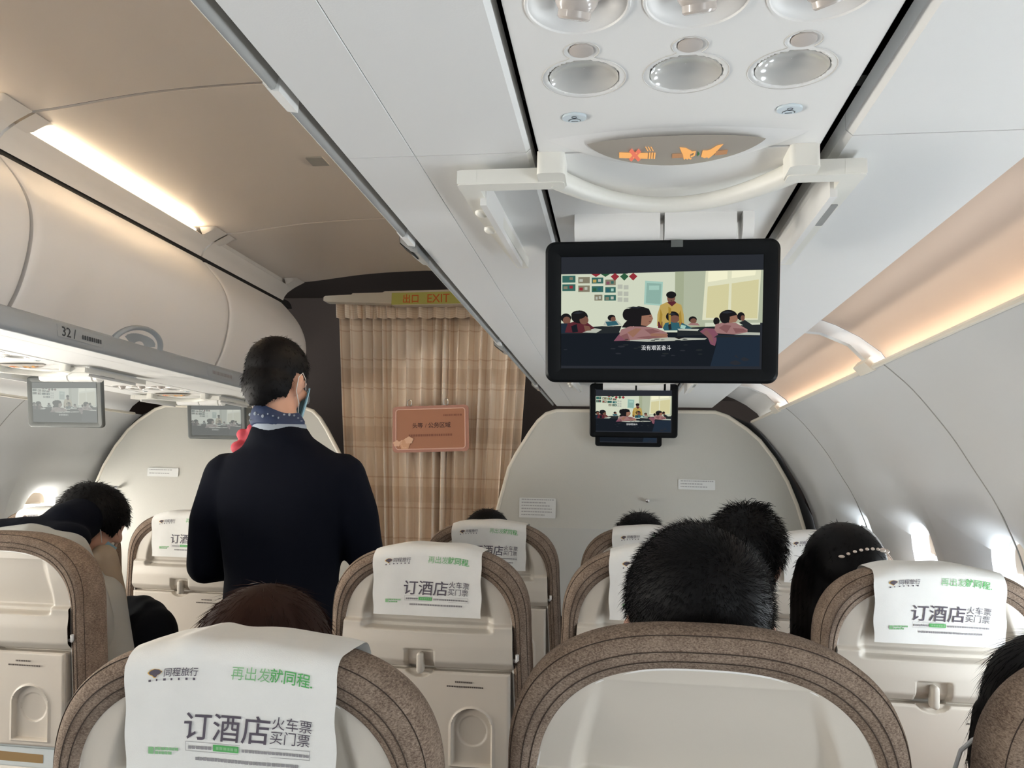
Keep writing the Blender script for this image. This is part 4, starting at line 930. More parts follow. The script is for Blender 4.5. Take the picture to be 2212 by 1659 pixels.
def make_seat():
    t = thing('aircraft_seat', '', 'seat', (0, 0, 0))
    # upholstered back: rim, sides, front cushion
    rings = [(0.033, 0.000), (0.029, -0.0075), (0.022, -0.0105), (0.014, -0.010), (0.007, -0.006), (0.002, 0.003), (0.0, 0.016), (0.0, 0.052), (0.004, 0.072), (0.014, 0.088), (0.035, 0.094), (0.09, 0.096)]
    mb = MB(); P = []
    for ins, y in rings: P.append([seat_pt(x, d, -y) for x, d in outline(ins)])
    mb.grid(P); n = len(P[-1]); o = len(mb.v); mb.add(P[-1], [(i, i+1, n-2-i, n-1-i) for i in range((n-1)//2)])
    mb.build('backrest', 'seat_fabric', t, local=True, recalc=True, angle=70)
    # stitch lines following the rim
    for ins, y in ((0.0245, -0.0103), (0.0165, -0.0110), (0.004, -0.0015)):
        mb = MB(); mb.tube([seat_pt(x, d, -y) for x, d in outline(ins, 0.58)], 0.0006, 5); mb.build('stitch_line', 'stitch', t, local=True)
    # moulded shell, as a fine height field
    R_ = 170; C_ = 110; ds = np.concatenate([np.linspace(0.0385, 0.06, 26), np.linspace(0.061, 0.27, 130), np.linspace(0.28, 0.60, 14)]); P = []
    for d in ds:
        w_ = max(half_w(d, 0.031), 0.003); x = np.linspace(-w_, w_, C_); P.append(np.stack([x, d*TAN-shell_out(x, d), np.full(C_, ZT-d)], -1))
    mb = MB(); mb.grid(P); sh = mb.build('back_shell', 'shell', t, local=True, recalc=False, angle=50)
    mb = MB(); mb.tube([seat_pt(x, d, 0.0015) for x, d in outline(0.032, 0.60)], 0.0022, 6); mb.build('shell_rim', 'psu_white', sh, local=True)
    # folded tray table
    ds = np.linspace(0.2475, 0.445, 130); P = []
    for d in ds:
        w_ = 0.172+0.004*(d-0.24); x = np.linspace(-w_, w_, 150); e = np.minimum(np.minimum(d-0.2475, 0.445-d), 0.0)+0*x
        o_ = tray_out(x, d)-0.004*sm(0.004, 0.0, np.minimum(w_-np.abs(x), min(d-0.2475, 0.445-d)))
        P.append(np.stack([x, d*TAN-o_, np.full(150, ZT-d)], -1))
    P = np.array(P); mb = MB(); mb.grid(P)
    Q = P.copy(); Q[..., 1] = (ZT-Q[..., 2])*TAN+0.006
    for a, b_ in ((P[0], Q[0]), (P[-1], Q[-1]), (P[:, 0], Q[:, 0]), (P[:, -1], Q[:, -1])): mb.grid(np.array([a, b_]))
    tr = mb.build('tray_table', 'tray', t, local=True, recalc=False, angle=45)
    mb = MB(); mp = lambda u, v, tt: seat_pt(u, -v, 0.0222+tt)
    dashes(mb, 0.062, 0.098, -0.268, 0.0036, 0, mp, 21); dashes(mb, 0.045, 0.118, -0.277, 0.0034, 0, mp, 22); dashes(mb, -0.04, -0.01, -0.425, 0.004, 0, mp, 23)
    mb.build('small_lettering', 'tray_text', tr, local=True, smooth=False)
    # latch
    mb = MB(); mb.loft([[seat_pt(-0.010+x, 0.232-z, 0.010+o_) for x, z in rrect(0, 0, w_, h_, min(w_, h_)/2-0.0003, 5)] for o_, w_, h_ in ((0.0, 0.013, 0.042), (0.017, 0.013, 0.042), (0.0205, 0.010, 0.039), (0.0215, 0.006, 0.034))])
    mb.build('tray_latch', 'shell', t, local=True, angle=50)
    mb = MB(); mb.tube([seat_pt(0.172, 0.222, 0.004), seat_pt(0.183, 0.222, 0.010), seat_pt(0.186, 0.218, 0.014), seat_pt(0.186, 0.208, 0.015)], 0.0035, 8); mb.build('coat_hook', 'psu_white', t, local=True)
    # literature pocket, seat cushion, armrests, base
    mb = MB(); P = [[seat_pt(x, d, 0.016+0.016*math.sin(math.pi*min(1, (d-0.49)/0.125))*(1-(x/0.18)**4)) for x in np.linspace(-0.175, 0.175, 14)] for d in np.linspace(0.49, 0.62, 12)]
    mb.grid(P); mb.build('literature_pocket', 'shell', t, local=True, recalc=False)
    mb = MB(); yb = 0.112+0.6*TAN
    rows = [rrect(0, (yb+0.42)/2+0.13, 0.40-2*k_, 0.42-2*k_, 0.04) for k_ in (0.03, 0.006, 0.0, 0.0, 0.008, 0.04)]
    mb.loft([[(x, y, z) for x, y in r] for r, z in zip(rows, (0.30, 0.305, 0.32, 0.385, 0.408, 0.416))]); mb.build('seat_cushion', 'seat_fabric', t, local=True, angle=60)
    for sx in (-1, 1):
        mb = MB(); mb.loft([[(sx*0.2220+x, y, 0.565+z+(0.02 if y < 0.2 else 0)) for x, z in rrect(0, 0, 0.030, 0.036, 0.012, 4)] for y in (0.125, 0.2, 0.46, 0.475)]); mb.build('armrest', 'shell', t, local=True, angle=60)
        mb = MB(); mb.prism([(0.08, 0.0), (0.13, 0.0), (0.20, 0.30), (0.16, 0.30)], lambda u, v, tt: (sx*0.15+tt, u, v), -0.012, 0.012); mb.prism([(0.46, 0.0), (0.50, 0.0), (0.46, 0.30), (0.42, 0.30)], lambda u, v, tt: (sx*0.15+tt, u, v), -0.012, 0.012)
        mb.prism([(0.08, 0.0), (0.50, 0.0), (0.50, 0.02), (0.08, 0.02)], lambda u, v, tt: (sx*0.15+tt, u, v), -0.012, 0.012); mb.build('leg', 'seat_metal', t, local=True, smooth=False)
    return t
def add_cover(seat, wob=0.0, seed=0):
    path = cover_path(); P = []
    for j, (y, z) in enumerate(path):
        row = []
        for i in range(41):
            u = (-1+2*i/40)*0.112; d = ZT-z; back = j > 18
            wv = 0 if back else 0.0012*math.sin(60*u+j*0.1+seed)+wob*0.006*math.exp(-((u/0.112+0.45)/0.16)**2)*(1 if 6 < j < 18 else 0)
            yy = cover_y(u, d) if back else y-wv*0.3
            row.append((u*(1+0.01*math.sin(z*90)), yy, z-cover_drop(u, max(d, 0))+(wv if 7 < j < 17 else 0)))
        P.append(row)
    mb = MB(); mb.grid(P); c = mb.build('headrest_cover', 'cover_cloth', seat, local=True, recalc=False, angle=80); c['label'] = 'white paper headrest cover with printing'
    cover_print().build('printing', ['print_dark', 'print_grey', 'print_green', 'print_yellow', 'print_lightgreen'], c, local=True, smooth=False, recalc=False)
    return c
seat0 = make_seat()
SEATS = {}
def put_seat(key, x, y, label, cover=True, wob=0.0, first=[True], dz=0.0):
    s = seat0 if first[0] else copy_tree(seat0); first[0] = False
    s.location = (x, y, 0); s.scale = (1, 1, 1+dz/ZT); s['label'] = label; s['group'] = 'economy seats seen from behind'; SEATS[key] = (s, cover, wob); return s
RX = (-0.387, 0.090, 0.567)
put_seat('r3a', -0.387, 0.785, 'nearest seat at lower left with large printed headrest cover', wob=1.0, dz=-0.034)
put_seat('r3m', 0.088, 0.86, 'nearest seat at bottom centre right, bare pale shell without a cover', cover=False, dz=-0.012)
put_seat('r3w', 0.573, 0.86, 'seat at the right frame edge, only a strip of its rim showing', cover=False, dz=-0.012)
put_seat('r2a', RX[0], 1.60, 'covered seat with tray latch and cup arch, right of the standing attendant', dz=0.0)
put_seat('r2m', RX[1]+0.002, 1.60, 'seat directly behind the short-haired man\'s head', dz=0.012)
put_seat('r2w', RX[2]+0.006, 1.56, 'bright window-side seat with glaring cover at right')
put_seat('r1a', RX[0], 2.36, 'farther aisle seat just before the curtain, right of the aisle', dz=0.012)
put_seat('r1m', RX[1], 2.36, 'far middle seat before the right partition, half hidden by heads', dz=0.010)
put_seat('r1w', RX[2]+0.005, 2.36, 'far window seat behind the woman with a hair clip', dz=0.010)
put_seat('l2a', -1.327, 1.56, 'seat cut by the left frame edge, bare back, with the bending man in it', cover=False)
put_seat('l1a', -1.355, 2.36, 'far seat left of the attendant, its cover partly hidden by them', dz=0.012)
put_seat('l1m', -1.832, 2.36, 'far seat at the left frame edge, only its white cover top showing', dz=0.012)
for k_, (s, cov, wob) in enumerate(SEATS.values()):
    if cov: add_cover(s, wob, k_)
SEATS['r3w'][0].scale[0] = 0.98
ms = SEATS['l2a'][0]
for k_, (nm, lb, x0, x1, d0, o_, m_) in enumerate((('safety_card', 'white card with a brown picture in the pocket of the seat at the left edge', -0.02, 0.15, 0.452, 0.0085, 'magazine_brown'), ('magazine', 'pale magazine with a pink picture behind the card, in the left edge seat pocket', -0.15, 0.165, 0.448, 0.0035, 'magazine_pink'))):
    sx_, sy_ = ms.location.x, ms.location.y
    W = lambda u, v, t_: (sx_+u, sy_+(-v)*TAN-o_-t_, ZT-E+v)
    t = thing(nm, lb, 'magazine', (sx_+(x0+x1)/2, sy_+0.6*TAN-o_, ZT-E-0.60))
    mb = MB(); mb.prism([(x0, -0.60), (x1, -0.60), (x1, -d0), (x0, -d0)], W, -0.0015, 0.0015); mb.build('cover', 'magazine', t, smooth=False)
    mb = MB(); mb.flat([(x0+0.02, -d0-0.03), (x1-0.03, -d0-0.03), (x1-0.03, -d0-0.012), (x0+0.02, -d0-0.010)], W, 0.002); mb.build('cover_picture', m_, t, smooth=False)

# ================================================================== PEOPLE
def blob(mb, name, m_, parent, voxel=0.007, it=6, keep=None):
    """melt overlapping closed shapes into one continuous surface"""
    o0 = ORG[parent.name]
    me = bpy.data.meshes.new(name); me.from_pydata([(p[0]-o0[0], p[1]-o0[1], p[2]-o0[2]) for p in mb.v], [], mb.f)
    bm = bmesh.new(); bm.from_mesh(me); bmesh.ops.recalc_face_normals(bm, faces=bm.faces); bm.to_mesh(me); bm.free()
    o = bpy.data.objects.new(name, me); COL.objects.link(o)
    r = o.modifiers.new('melt', 'REMESH'); r.mode = 'VOXEL'; r.voxel_size = voxel; r.adaptivity = 0
    if it: q = o.modifiers.new('relax', 'SMOOTH'); q.iterations = it; q.factor = 0.5
    dg = bpy.context.evaluated_depsgraph_get(); nm = bpy.data.meshes.new_from_object(o.evaluated_get(dg)); bpy.data.objects.remove(o); bpy.data.meshes.remove(me)
    if keep is not None:
        bm = bmesh.new(); bm.from_mesh(nm)
        bmesh.ops.delete(bm, geom=[f for f in bm.faces if not keep(f.calc_center_median()+Vector(o0))], context='FACES'); bm.to_mesh(nm); bm.free()
    nm.name = name; nm.materials.clear(); nm.materials.append(M(m_)); nm.shade_smooth()
    o = bpy.data.objects.new(name, nm); COL.objects.link(o); o.parent = parent; ORG[o.name] = o0
    return o
class Body(MB):
    """MB whose shapes pass through a frame: positions are given in the person's own axes (x right, y facing, z up)"""
    def __init__(s, mtx): super().__init__(); s.m = mtx
    def add(s, vs, fs, mi=0): return super().add([tuple(s.m @ Vector(p)) for p in vs], fs, mi)
    def cap(s, p0, p1, r0, r1, n=14):
        p0, p1 = Vector(p0), Vector(p1); d = (p1-p0).normalized(); pts, rr = [], []
        for a in (-80, -50, -20, 0): pts.append(p0+d*r0*math.sin(math.radians(a))); rr.append(r0*math.cos(math.radians(a)))
        for a in (0, 20, 50, 80): pts.append(p1+d*r1*math.sin(math.radians(a))); rr.append(r1*math.cos(math.radians(a)))
        return s.tube(pts, rr, n)
    def trunk(s, secs, n=24, pw=2.4):
        rings = []
        for x, y, z, rx, ry in secs:
            rings.append([(x+rx*np.sign(math.cos(t))*abs(math.cos(t))**(2/pw), y+ry*np.sign(math.sin(t))*abs(math.sin(t))**(2/pw), z) for t in np.linspace(0, 2*math.pi, n+1)[:-1]])
        return s.loft(rings)
def frame(pos, yaw=0.0, pitch=0.0, roll=0.0):      # yaw + = turn left, pitch + = nod down
    return Matrix.Translation(pos) @ Euler((-pitch, roll, yaw), 'YXZ').to_matrix().to_4x4()
def head_shapes(b, k=1.0):
    b.ell((0, -0.012*k, 0.030*k), (0.071*k, 0.088*k, 0.078*k), n=28, m=18); b.ell((0, 0.018*k, -0.030*k), (0.060*k, 0.066*k, 0.080*k), n=24, m=16)
    b.ell((0, 0.036*k, -0.078*k), (0.040*k, 0.042*k, 0.032*k)); b.ell((0, 0.070*k, 0.018*k), (0.050*k, 0.022*k, 0.018*k))
    b.cap((0, 0.082*k, 0.006*k), (0, 0.101*k, -0.026*k), 0.009*k, 0.013*k); b.ell((0, 0.080*k, -0.055*k), (0.022*k, 0.010*k, 0.009*k))
    for sx in (-1, 1):
        b.ell((sx*0.071*k, -0.006*k, -0.012*k), (0.010*k, 0.020*k, 0.032*k)); b.ell((sx*0.077*k, -0.014*k, -0.002*k), (0.009*k, 0.012*k, 0.020*k)); b.ell((sx*0.046*k, 0.055*k, -0.018*k), (0.020*k, 0.018*k, 0.016*k))
def hand_shapes(b, wrist, d, up, side, k=1.0):
    """palm, four unequal bent fingers and a thumb off the side of the palm; d = pointing direction, up = back of hand"""
    d = Vector(d).normalized(); up = Vector(up); up = (up-d*up.dot(d)).normalized(); r = d.cross(up)*side; w_ = Vector(wrist)
    b.cap(w_-d*0.01, w_+d*0.03, 0.021*k, 0.024*k)
    for q in (-1, 0, 1): b.cap(w_+d*0.02+r*q*0.014, w_+d*0.072+r*q*0.022, 0.013*k, 0.0115*k)
    for i, (q, L) in enumerate(((-1.5, 0.055), (-0.5, 0.066), (0.5, 0.071), (1.5, 0.064))):
        a = w_+d*0.078+r*q*0.0185; c = a+(d*0.85-up*0.45)*L*0.48; e = c+(d*0.45-up*0.85)*L*0.34; f = e+(d*0.05-up*0.95)*L*0.26
        b.cap(a, c, 0.0085*k, 0.0080*k, 10); b.cap(c, e, 0.0080*k, 0.0074*k, 10); b.cap(e, f, 0.0074*k, 0.0066*k, 10)
    a = w_+d*0.028+r*0.026; c = a+(d*0.55+r*0.75-up*0.25).normalized()*0.036; e = c+(d*0.85+r*0.2-up*0.4).normalized()*0.028
    b.cap(a, c, 0.0115*k, 0.0098*k, 10); b.cap(c, e, 0.0098*k, 0.0085*k, 10)
def strands(name, hair, m_, parent, n, length, lift, swirl=None, width=0.0006, seed=1, sel=None, bend=0.6, jit=0.35):
    """fine hair tips standing out of a hair cap"""
    rnd = np.random.RandomState(seed); me = hair.data; ar = np.array([p.area for p in me.polygons]); cen = np.array([p.center for p in me.polygons]); nor = np.array([p.normal for p in me.polygons])
    if sel is not None: ar = ar*np.array([1.0 if sel(Vector(c)+Vector(ORG[hair.name])) else 0.0 for c in cen])
    idx = rnd.choice(len(ar), n, p=ar/ar.sum()); mb = MB(); o0 = Vector(ORG[hair.name])
    for i in idx:
        c = Vector(cen[i])+Vector(rnd.normal(0, 0.0018, 3)); nv = Vector(nor[i]); t = Vector((0, 0, -1)) if swirl is None else swirl(c+o0)
        t = (t-nv*t.dot(nv)); t = t.normalized() if t.length > 1e-5 else nv.orthogonal().normalized(); t = (t+Vector(rnd.normal(0, jit, 3))).normalized()
        L = length*rnd.uniform(0.6, 1.25); d0 = (nv*lift+t*(1-lift)).normalized(); p0 = c-nv*0.002+o0; p1 = p0+d0*L*0.5; d1 = (d0+t*bend*0.6).normalized(); p2 = p1+d1*L*0.5
        a = d0.orthogonal().normalized()*width; b_ = d0.cross(a).normalized()*width
        mb.add([p0+a, p0-a*0.5+b_*0.87, p0-a*0.5-b_*0.87, p1+a*0.8, p1-a*0.4+b_*0.7, p1-a*0.4-b_*0.7, p2], [(0, 1, 4, 3), (1, 2, 5, 4), (2, 0, 3, 5), (3, 4, 6), (4, 5, 6), (5, 3, 6)])
    return mb.build(name, m_, parent, recalc=False)
def face_bits(root, fm, k=1.0):
    for sx in (-1, 1):
        b = Body(fm); b.ell((sx*0.030*k, 0.068*k, 0.000), (0.012*k, 0.010*k, 0.008*k), n=14, m=10); b.build('eye', 'eye_white', root)
        b = Body(fm); b.ell((sx*0.030*k, 0.0755*k, 0.000), (0.0055*k, 0.004*k, 0.0055*k), n=12, m=8); b.build('iris', 'hair_black', root)
    b = Body(fm); b.ell((0, 0.0865*k, -0.055*k), (0.022*k, 0.007*k, 0.006*k)); b.build('mouth', 'lip', root)
def mask(root, fm, k=1.0):
    b = Body(fm); rows = []
    for v in np.linspace(0, 1, 12):
        z = 0.000-0.105*v; row = []
        for u in np.linspace(-1, 1, 25):
            bulge = 0.012*math.sin(math.pi*v)*(1-u*u); a = u*1.25
            row.append((0.074*k*math.sin(a)/math.sin(1.25)*(1-0.12*v), 0.020*k+(0.094*k-0.02*k)*math.cos(a*1.02)**0.8*(1 if v < 0.8 else 1-0.25*(v-0.8)/0.2)+bulge, z*k))
        rows.append(row)
    b.grid(rows); R2 = [[(x*0.975, y-0.002, z) for x, y, z in r] for r in rows]; b.grid(R2, flip=True); b.build('face_mask', 'mask_blue', root, recalc=False, angle=80)
    for sx in (-1, 1):
        b = Body(fm); b.tube([(sx*0.070*k, 0.036*k, -0.012*k), (sx*0.0795*k, 0.008*k, 0.010*k), (sx*0.083*k, -0.018*k, 0.018*k), (sx*0.084*k, -0.034*k, 0.000), (sx*0.080*k, -0.026*k, -0.035*k), (sx*0.0745*k, 0.010*k, -0.060*k), (sx*0.066*k, 0.030*k, -0.085*k)], 0.0012, 6); b.build('mask_loop', 'label_white', root)
def hair_cap(root, fm, m_='hair_black', k=1.0, nape=-0.075, vol=1.0, front=0.052, extra=None, voxel=0.005, it=5, taper=0.35, ears=True):
    b = Body(fm); b.ell((0, -0.014*k, 0.032*k), (0.079*k*vol, 0.097*k*vol, 0.086*k*vol), n=30, m=20); b.ell((0, -0.040*k, -0.020*k), (0.070*k*vol, 0.066*k*vol, 0.075*k), n=24, m=16); b.ell((0, -0.045*k, -0.060*k), (0.050*k, 0.046*k, 0.045*k))
    if extra: extra(b)
    inv = fm.inverted()
    def keep(c):
        p = inv @ c
        if p.y > front*k and p.z < 0.058*k: return False
        if ears and p.z < 0.012*k and p.y > -0.034*k and abs(p.x) > 0.03*k: return False
        return p.z > (nape+0.35*max(0, p.y+0.03)+taper*max(0, abs(p.x)-0.022*k))*k
    return blob(b, 'hair', m_, root, voxel, it, keep if extra is None else None)

# ---- the standing attendant
ax, ay = -0.885, 2.02
att = thing('person', 'standing attendant in dark navy jacket and patterned scarf, seen from behind in the aisle', 'person', (ax, ay, -1.16))
fm = frame((ax-0.044, ay+0.005, 0.250), yaw=math.radians(-7), pitch=math.radians(14), roll=math.radians(2))
B0 = Matrix.Translation((ax, ay, 0))
b = Body(fm); head_shapes(b, 1.0); b.m = B0
b.cap((-0.036, -0.02, 0.20), (-0.014, -0.015, 0.07), 0.050, 0.056)
b.trunk([(0, 0, 0.065, 0.07, 0.05), (0, 0, 0.03, 0.13, 0.065), (0, 0, -0.10, 0.15, 0.085), (0, 0, -0.28, 0.125, 0.08), (0, 0, -0.42, 0.15, 0.09), (0, 0, -0.48, 0.12, 0.08)])
EL = {-1: ((-0.178, 0.00, 0.000), (-0.228, 0.03, -0.252), (-0.120, 0.235, -0.262)), 1: ((0.165, 0.00, 0.005), (0.208, 0.05, -0.205), (0.115, 0.25, -0.200))}
for sx in (-1, 1):
    s_, e_, h_ = EL[sx]; b.cap(s_, e_, 0.042, 0.034); b.cap(e_, h_, 0.034, 0.023); hand_shapes(b, h_, (-sx*0.35, 0.9, -0.05), (0, 0.0, 1), -sx, 0.9)
    b.cap((sx*0.075, 0, -0.46), (sx*0.08, 0.01, -0.78), 0.07, 0.048); b.cap((sx*0.08, 0.01, -0.78), (sx*0.08, -0.01, -1.10), 0.048, 0.035)
body = blob(b, 'body', 'skin', att, 0.006, 5)
face_bits(att, fm); mask(att, fm)
h = hair_cap(att, fm, k=1.0, nape=-0.096, vol=1.0, taper=1.0)
strands('hair_wisps', h, 'hair_black', att, 1800, 0.012, 0.22, seed=3)
b = Body(B0)                                              # jacket: trunk, sloping shoulders, sleeves with bent elbows
b.trunk([(-0.020, -0.018, 0.124, 0.070, 0.064), (-0.016, -0.016, 0.098, 0.082, 0.070), (-0.003, -0.006, 0.066, 0.120, 0.068), (0, -0.004, 0.040, 0.168, 0.078), (0, -0.002, 0.0, 0.195, 0.090), (0, -0.002, -0.06, 0.188, 0.104), (0, 0, -0.16, 0.165, 0.108), (0.002, 0.004, -0.27, 0.148, 0.104), (0.006, 0.004, -0.36, 0.152, 0.112), (0.006, 0.004, -0.45, 0.168, 0.122), (0.006, 0.004, -0.52, 0.174, 0.124), (0.006, 0.004, -0.53, 0.165, 0.118)], n=32)
for sx in (-1, 1):
    s_, e_, h_ = (Vector(q) for q in EL[sx]); b.cap(s_+Vector((-sx*0.012, 0, -0.012)), s_.lerp(e_, 0.5)+Vector((sx*0.004, -0.008, 0)), 0.066, 0.060); b.cap(s_.lerp(e_, 0.5)+Vector((sx*0.004, -0.008, 0)), e_, 0.060, 0.052); b.cap(e_, e_.lerp(h_, 0.82), 0.050, 0.038)
def not_neck(c): return True
blob(b, 'jacket', 'navy', att, 0.0075, 7)
b = Body(B0); b.loft([[(-0.020+rx*math.cos(t), -0.018+ry*math.sin(t), z+0.004*math.sin(t)) for t in np.linspace(0, 2*math.pi, 33)[:-1]] for rx, ry, z in ((0.062, 0.060, 0.095), (0.071, 0.068, 0.122), (0.069, 0.066, 0.131), (0.060, 0.058, 0.128))], caps=False); b.build('shirt_collar', 'scarf_light', att, recalc=True)
b = Body(B0); rings = []
for rx, ry, z, sk in ((0.058, 0.056, 0.118, 0), (0.070, 0.066, 0.126, 0.2), (0.071, 0.067, 0.142, 0.5), (0.066, 0.063, 0.158, 0.9), (0.058, 0.056, 0.170, 1.0), (0.053, 0.052, 0.166, 1.0)):
    rings.append([(-0.023-0.006*sk+rx*math.cos(t)*(1+0.02*math.sin(9*t)), -0.019+ry*math.sin(t), z+0.004*math.sin(3*t+1)-0.012*sk*math.cos(t)) for t in np.linspace(0, 2*math.pi, 41)[:-1]])
b.loft(rings, caps=False); sc = b.build('scarf', 'scarf_navy', att, recalc=True)
b = Body(B0); random.seed(4)
for q in range(16):                                       # pale sprigs printed on the scarf
    t = math.pi*(1.02+0.98*q/16); z = random.uniform(0.132, 0.155); r0 = 1.03; px_, py_ = -0.025+0.0705*r0*math.cos(t), -0.019+0.0668*r0*math.sin(t); w_ = random.uniform(0.002, 0.0045)
    b.ell((px_, py_, z), (w_, 0.0016, w_*random.uniform(0.4, 1.4)), n=8, m=6)
b.build('printed_sprigs', 'scarf_light', sc)
b = Body(B0); c0 = Vector((-0.120, -0.010, 0.078))
for q, (dx, dz, rr) in enumerate(((0.0, 0.0, 0.024), (0.014, 0.020, 0.022), (-0.008, 0.024, 0.018), (0.022, 0.040, 0.017), (-0.016, -0.012, 0.020), (0.008, -0.018, 0.017))): b.ell((c0.x+dx, c0.y-0.004*q+0.01, c0.z+dz), (rr, rr*0.7, rr*0.9))
blob(b, 'scarf_knot', 'scarf_red', att, 0.004, 3)['label'] = 'red ruffled end of the scarf'
b = Body(B0)
b.trunk([(0.006, 0.004, -0.44, 0.150, 0.105), (0.006, 0.004, -0.52, 0.158, 0.112), (0.0, 0.004, -0.58, 0.150, 0.105)])
for sx in (-1, 1): b.cap((sx*0.078, 0.004, -0.54), (sx*0.082, 0.01, -0.78), 0.085, 0.066); b.cap((sx*0.082, 0.01, -0.78), (sx*0.082, -0.005, -1.09), 0.066, 0.058)
blob(b, 'trousers', 'navy_trousers', att, 0.009, 6)
for sx in (-1, 1):
    b = Body(B0); b.trunk([(sx*0.082, 0.045, -1.159, 0.038, 0.105), (sx*0.082, 0.045, -1.145, 0.042, 0.112), (sx*0.082, 0.035, -1.115, 0.036, 0.095), (sx*0.082, -0.01, -1.075, 0.032, 0.045)]); b.build('shoe', 'shoe', att, angle=70)

# ---- seated passengers
def seated(label, x, y, z, hair_m='hair_black', top_m='cloth_dark', yaw=0, pitch=0, roll=0, k=1.0, seat_x=None, seat_y=None, lean=(0, 0), hair_fn=None, with_mask=False, vol=1.0, nape=-0.06, ael=0.185, ears=True, name='person'):
    """x, y, z = head centre; hips go to the seat below"""
    sx0 = x if seat_x is None else seat_x; sy = y-0.02 if seat_y is None else seat_y
    p = thing(name, label, 'person', (sx0, sy, -0.744), 'seated passengers'); fm = frame((x, y, z), math.radians(yaw), math.radians(pitch), math.radians(roll))
    hip = Vector((sx0, sy+0.02, -0.62)); nb = fm @ Vector((0, -0.045, -0.115)); ch = Vector((nb.x*0.75+sx0*0.25, nb.y*0.8+hip.y*0.2-0.01, nb.z-0.10)); ax_ = (ch-hip).normalized()
    I = Matrix.Identity(4); b = Body(fm); head_shapes(b, k); b.m = I
    b.cap(fm @ Vector((0, -0.02, -0.07)), ch+Vector((0, 0, 0.06)), 0.048*k, 0.054*k); b.cap(hip+Vector((0, 0, 0.05)), ch, 0.11, 0.10)
    t = Body(I); tr = Body(I)
    for f_, rx, ry in ((0.0, 0.150, 0.105), (0.3, 0.145, 0.11), (0.6, 0.160, 0.112), (0.85, 0.172, 0.10), (1.0, 0.165, 0.085)):
        c = hip.lerp(ch, f_)
        for q in (-1, -0.5, 0, 0.5, 1): t.ell((c.x+q*(rx-0.07), c.y, c.z), (0.075, ry, 0.085), n=14, m=8)
    t.cap(ch+Vector((0, 0, 0.02)), ch+Vector((0, 0, 0.085)), 0.085, 0.062)
    for s_ in (-1, 1):
        sh = ch+Vector((s_*0.165, 0, -0.005)); el = Vector((sx0+s_*ael, sy+0.12, -0.50)); wr = Vector((sx0+s_*0.075, sy+0.33, -0.545))
        t.cap(sh, el, 0.058, 0.050); t.cap(el, el.lerp(wr, 0.85), 0.048, 0.036); b.cap(sh, el, 0.036, 0.032); b.cap(el, wr, 0.032, 0.023)
        hand_shapes(b, wr, (-s_*0.3, 0.95, -0.12), (0, 0.1, 1), -s_, 0.95)
        kn = Vector((sx0+s_*0.095, sy+0.43, -0.625)); an = Vector((sx0+s_*0.09, sy+0.42, -1.07))
        tr.cap(hip+Vector((s_*0.075, 0.0, -0.02)), kn, 0.078, 0.062); tr.cap(kn, an, 0.062, 0.046)
        f = Body(I); f.trunk([(an.x, an.y+0.05, -1.159, 0.036, 0.10), (an.x, an.y+0.05, -1.13, 0.040, 0.108), (an.x, an.y+0.02, -1.085, 0.034, 0.06)]); f.build('shoe', 'shoe', p, angle=70)
    tr.ell((hip.x, hip.y, hip.z-0.02), (0.15, 0.11, 0.085))
    blob(b, 'body', 'skin', p, 0.0065, 4); blob(t, 'top', top_m, p, 0.010, 6); blob(tr, 'trousers', 'cloth_dark', p, 0.011, 5)
    face_bits(p, fm, k)
    if with_mask: mask(p, fm, k)
    h = hair_fn(p, fm) if hair_fn else hair_cap(p, fm, hair_m, k, nape, vol, ears=ears)
    return p, fm, h
def crown_swirl(c0):
    c0 = Vector(c0)
    def f(p): d = p-c0; return Vector((d.x, d.y, d.z))+Vector((0, 0, 1)).cross(d)*0.6
    return f
p, fm, h = seated('person with short black hair sitting directly ahead, top centre of the bare seat', 0.100, 1.065, -0.190, k=1.12, vol=1.035, nape=-0.125, ears=False, seat_x=0.09, seat_y=1.07, top_m='cloth_dark', pitch=14)
strands('hair_tips', h, 'hair_black', p, 16000, 0.013, 0.5, swirl=crown_swirl((0.135, 0.99, -0.11)), width=0.00032, seed=5)
p, fm, h = seated('person with tousled black hair, second head beyond the short-haired man', 0.268, 1.83, -0.165, k=1.0, vol=1.05, seat_x=0.10, seat_y=1.80, roll=14, yaw=-10)
strands('hair_tips', h, 'hair_black', p, 3000, 0.022, 0.5, width=0.0006, seed=6)
b = Body(fm); random.seed(8); mbt = MB()
for q in range(70):                                        # the tuft sticking up
    a = random.uniform(0, 2*math.pi); r = random.uniform(0, 0.03); p0 = fm @ Vector((0.0+r*math.cos(a), -0.03+r*math.sin(a), 0.108)); d = Vector((random.uniform(-0.2, 1.0), random.uniform(-0.4, 0.4), random.uniform(0.5, 1.0))).normalized(); L_ = random.uniform(0.018, 0.040)
    mbt.tube([p0, p0+d*L_*0.5, p0+d*L_*0.8+Vector((L_*0.15, 0, -0.002)), p0+d*L_+Vector((L_*0.3, 0, -0.01))], [0.0009, 0.0009, 0.0007, 0.0003], 5)
mbt.build('hair_tuft', 'hair_black', p)
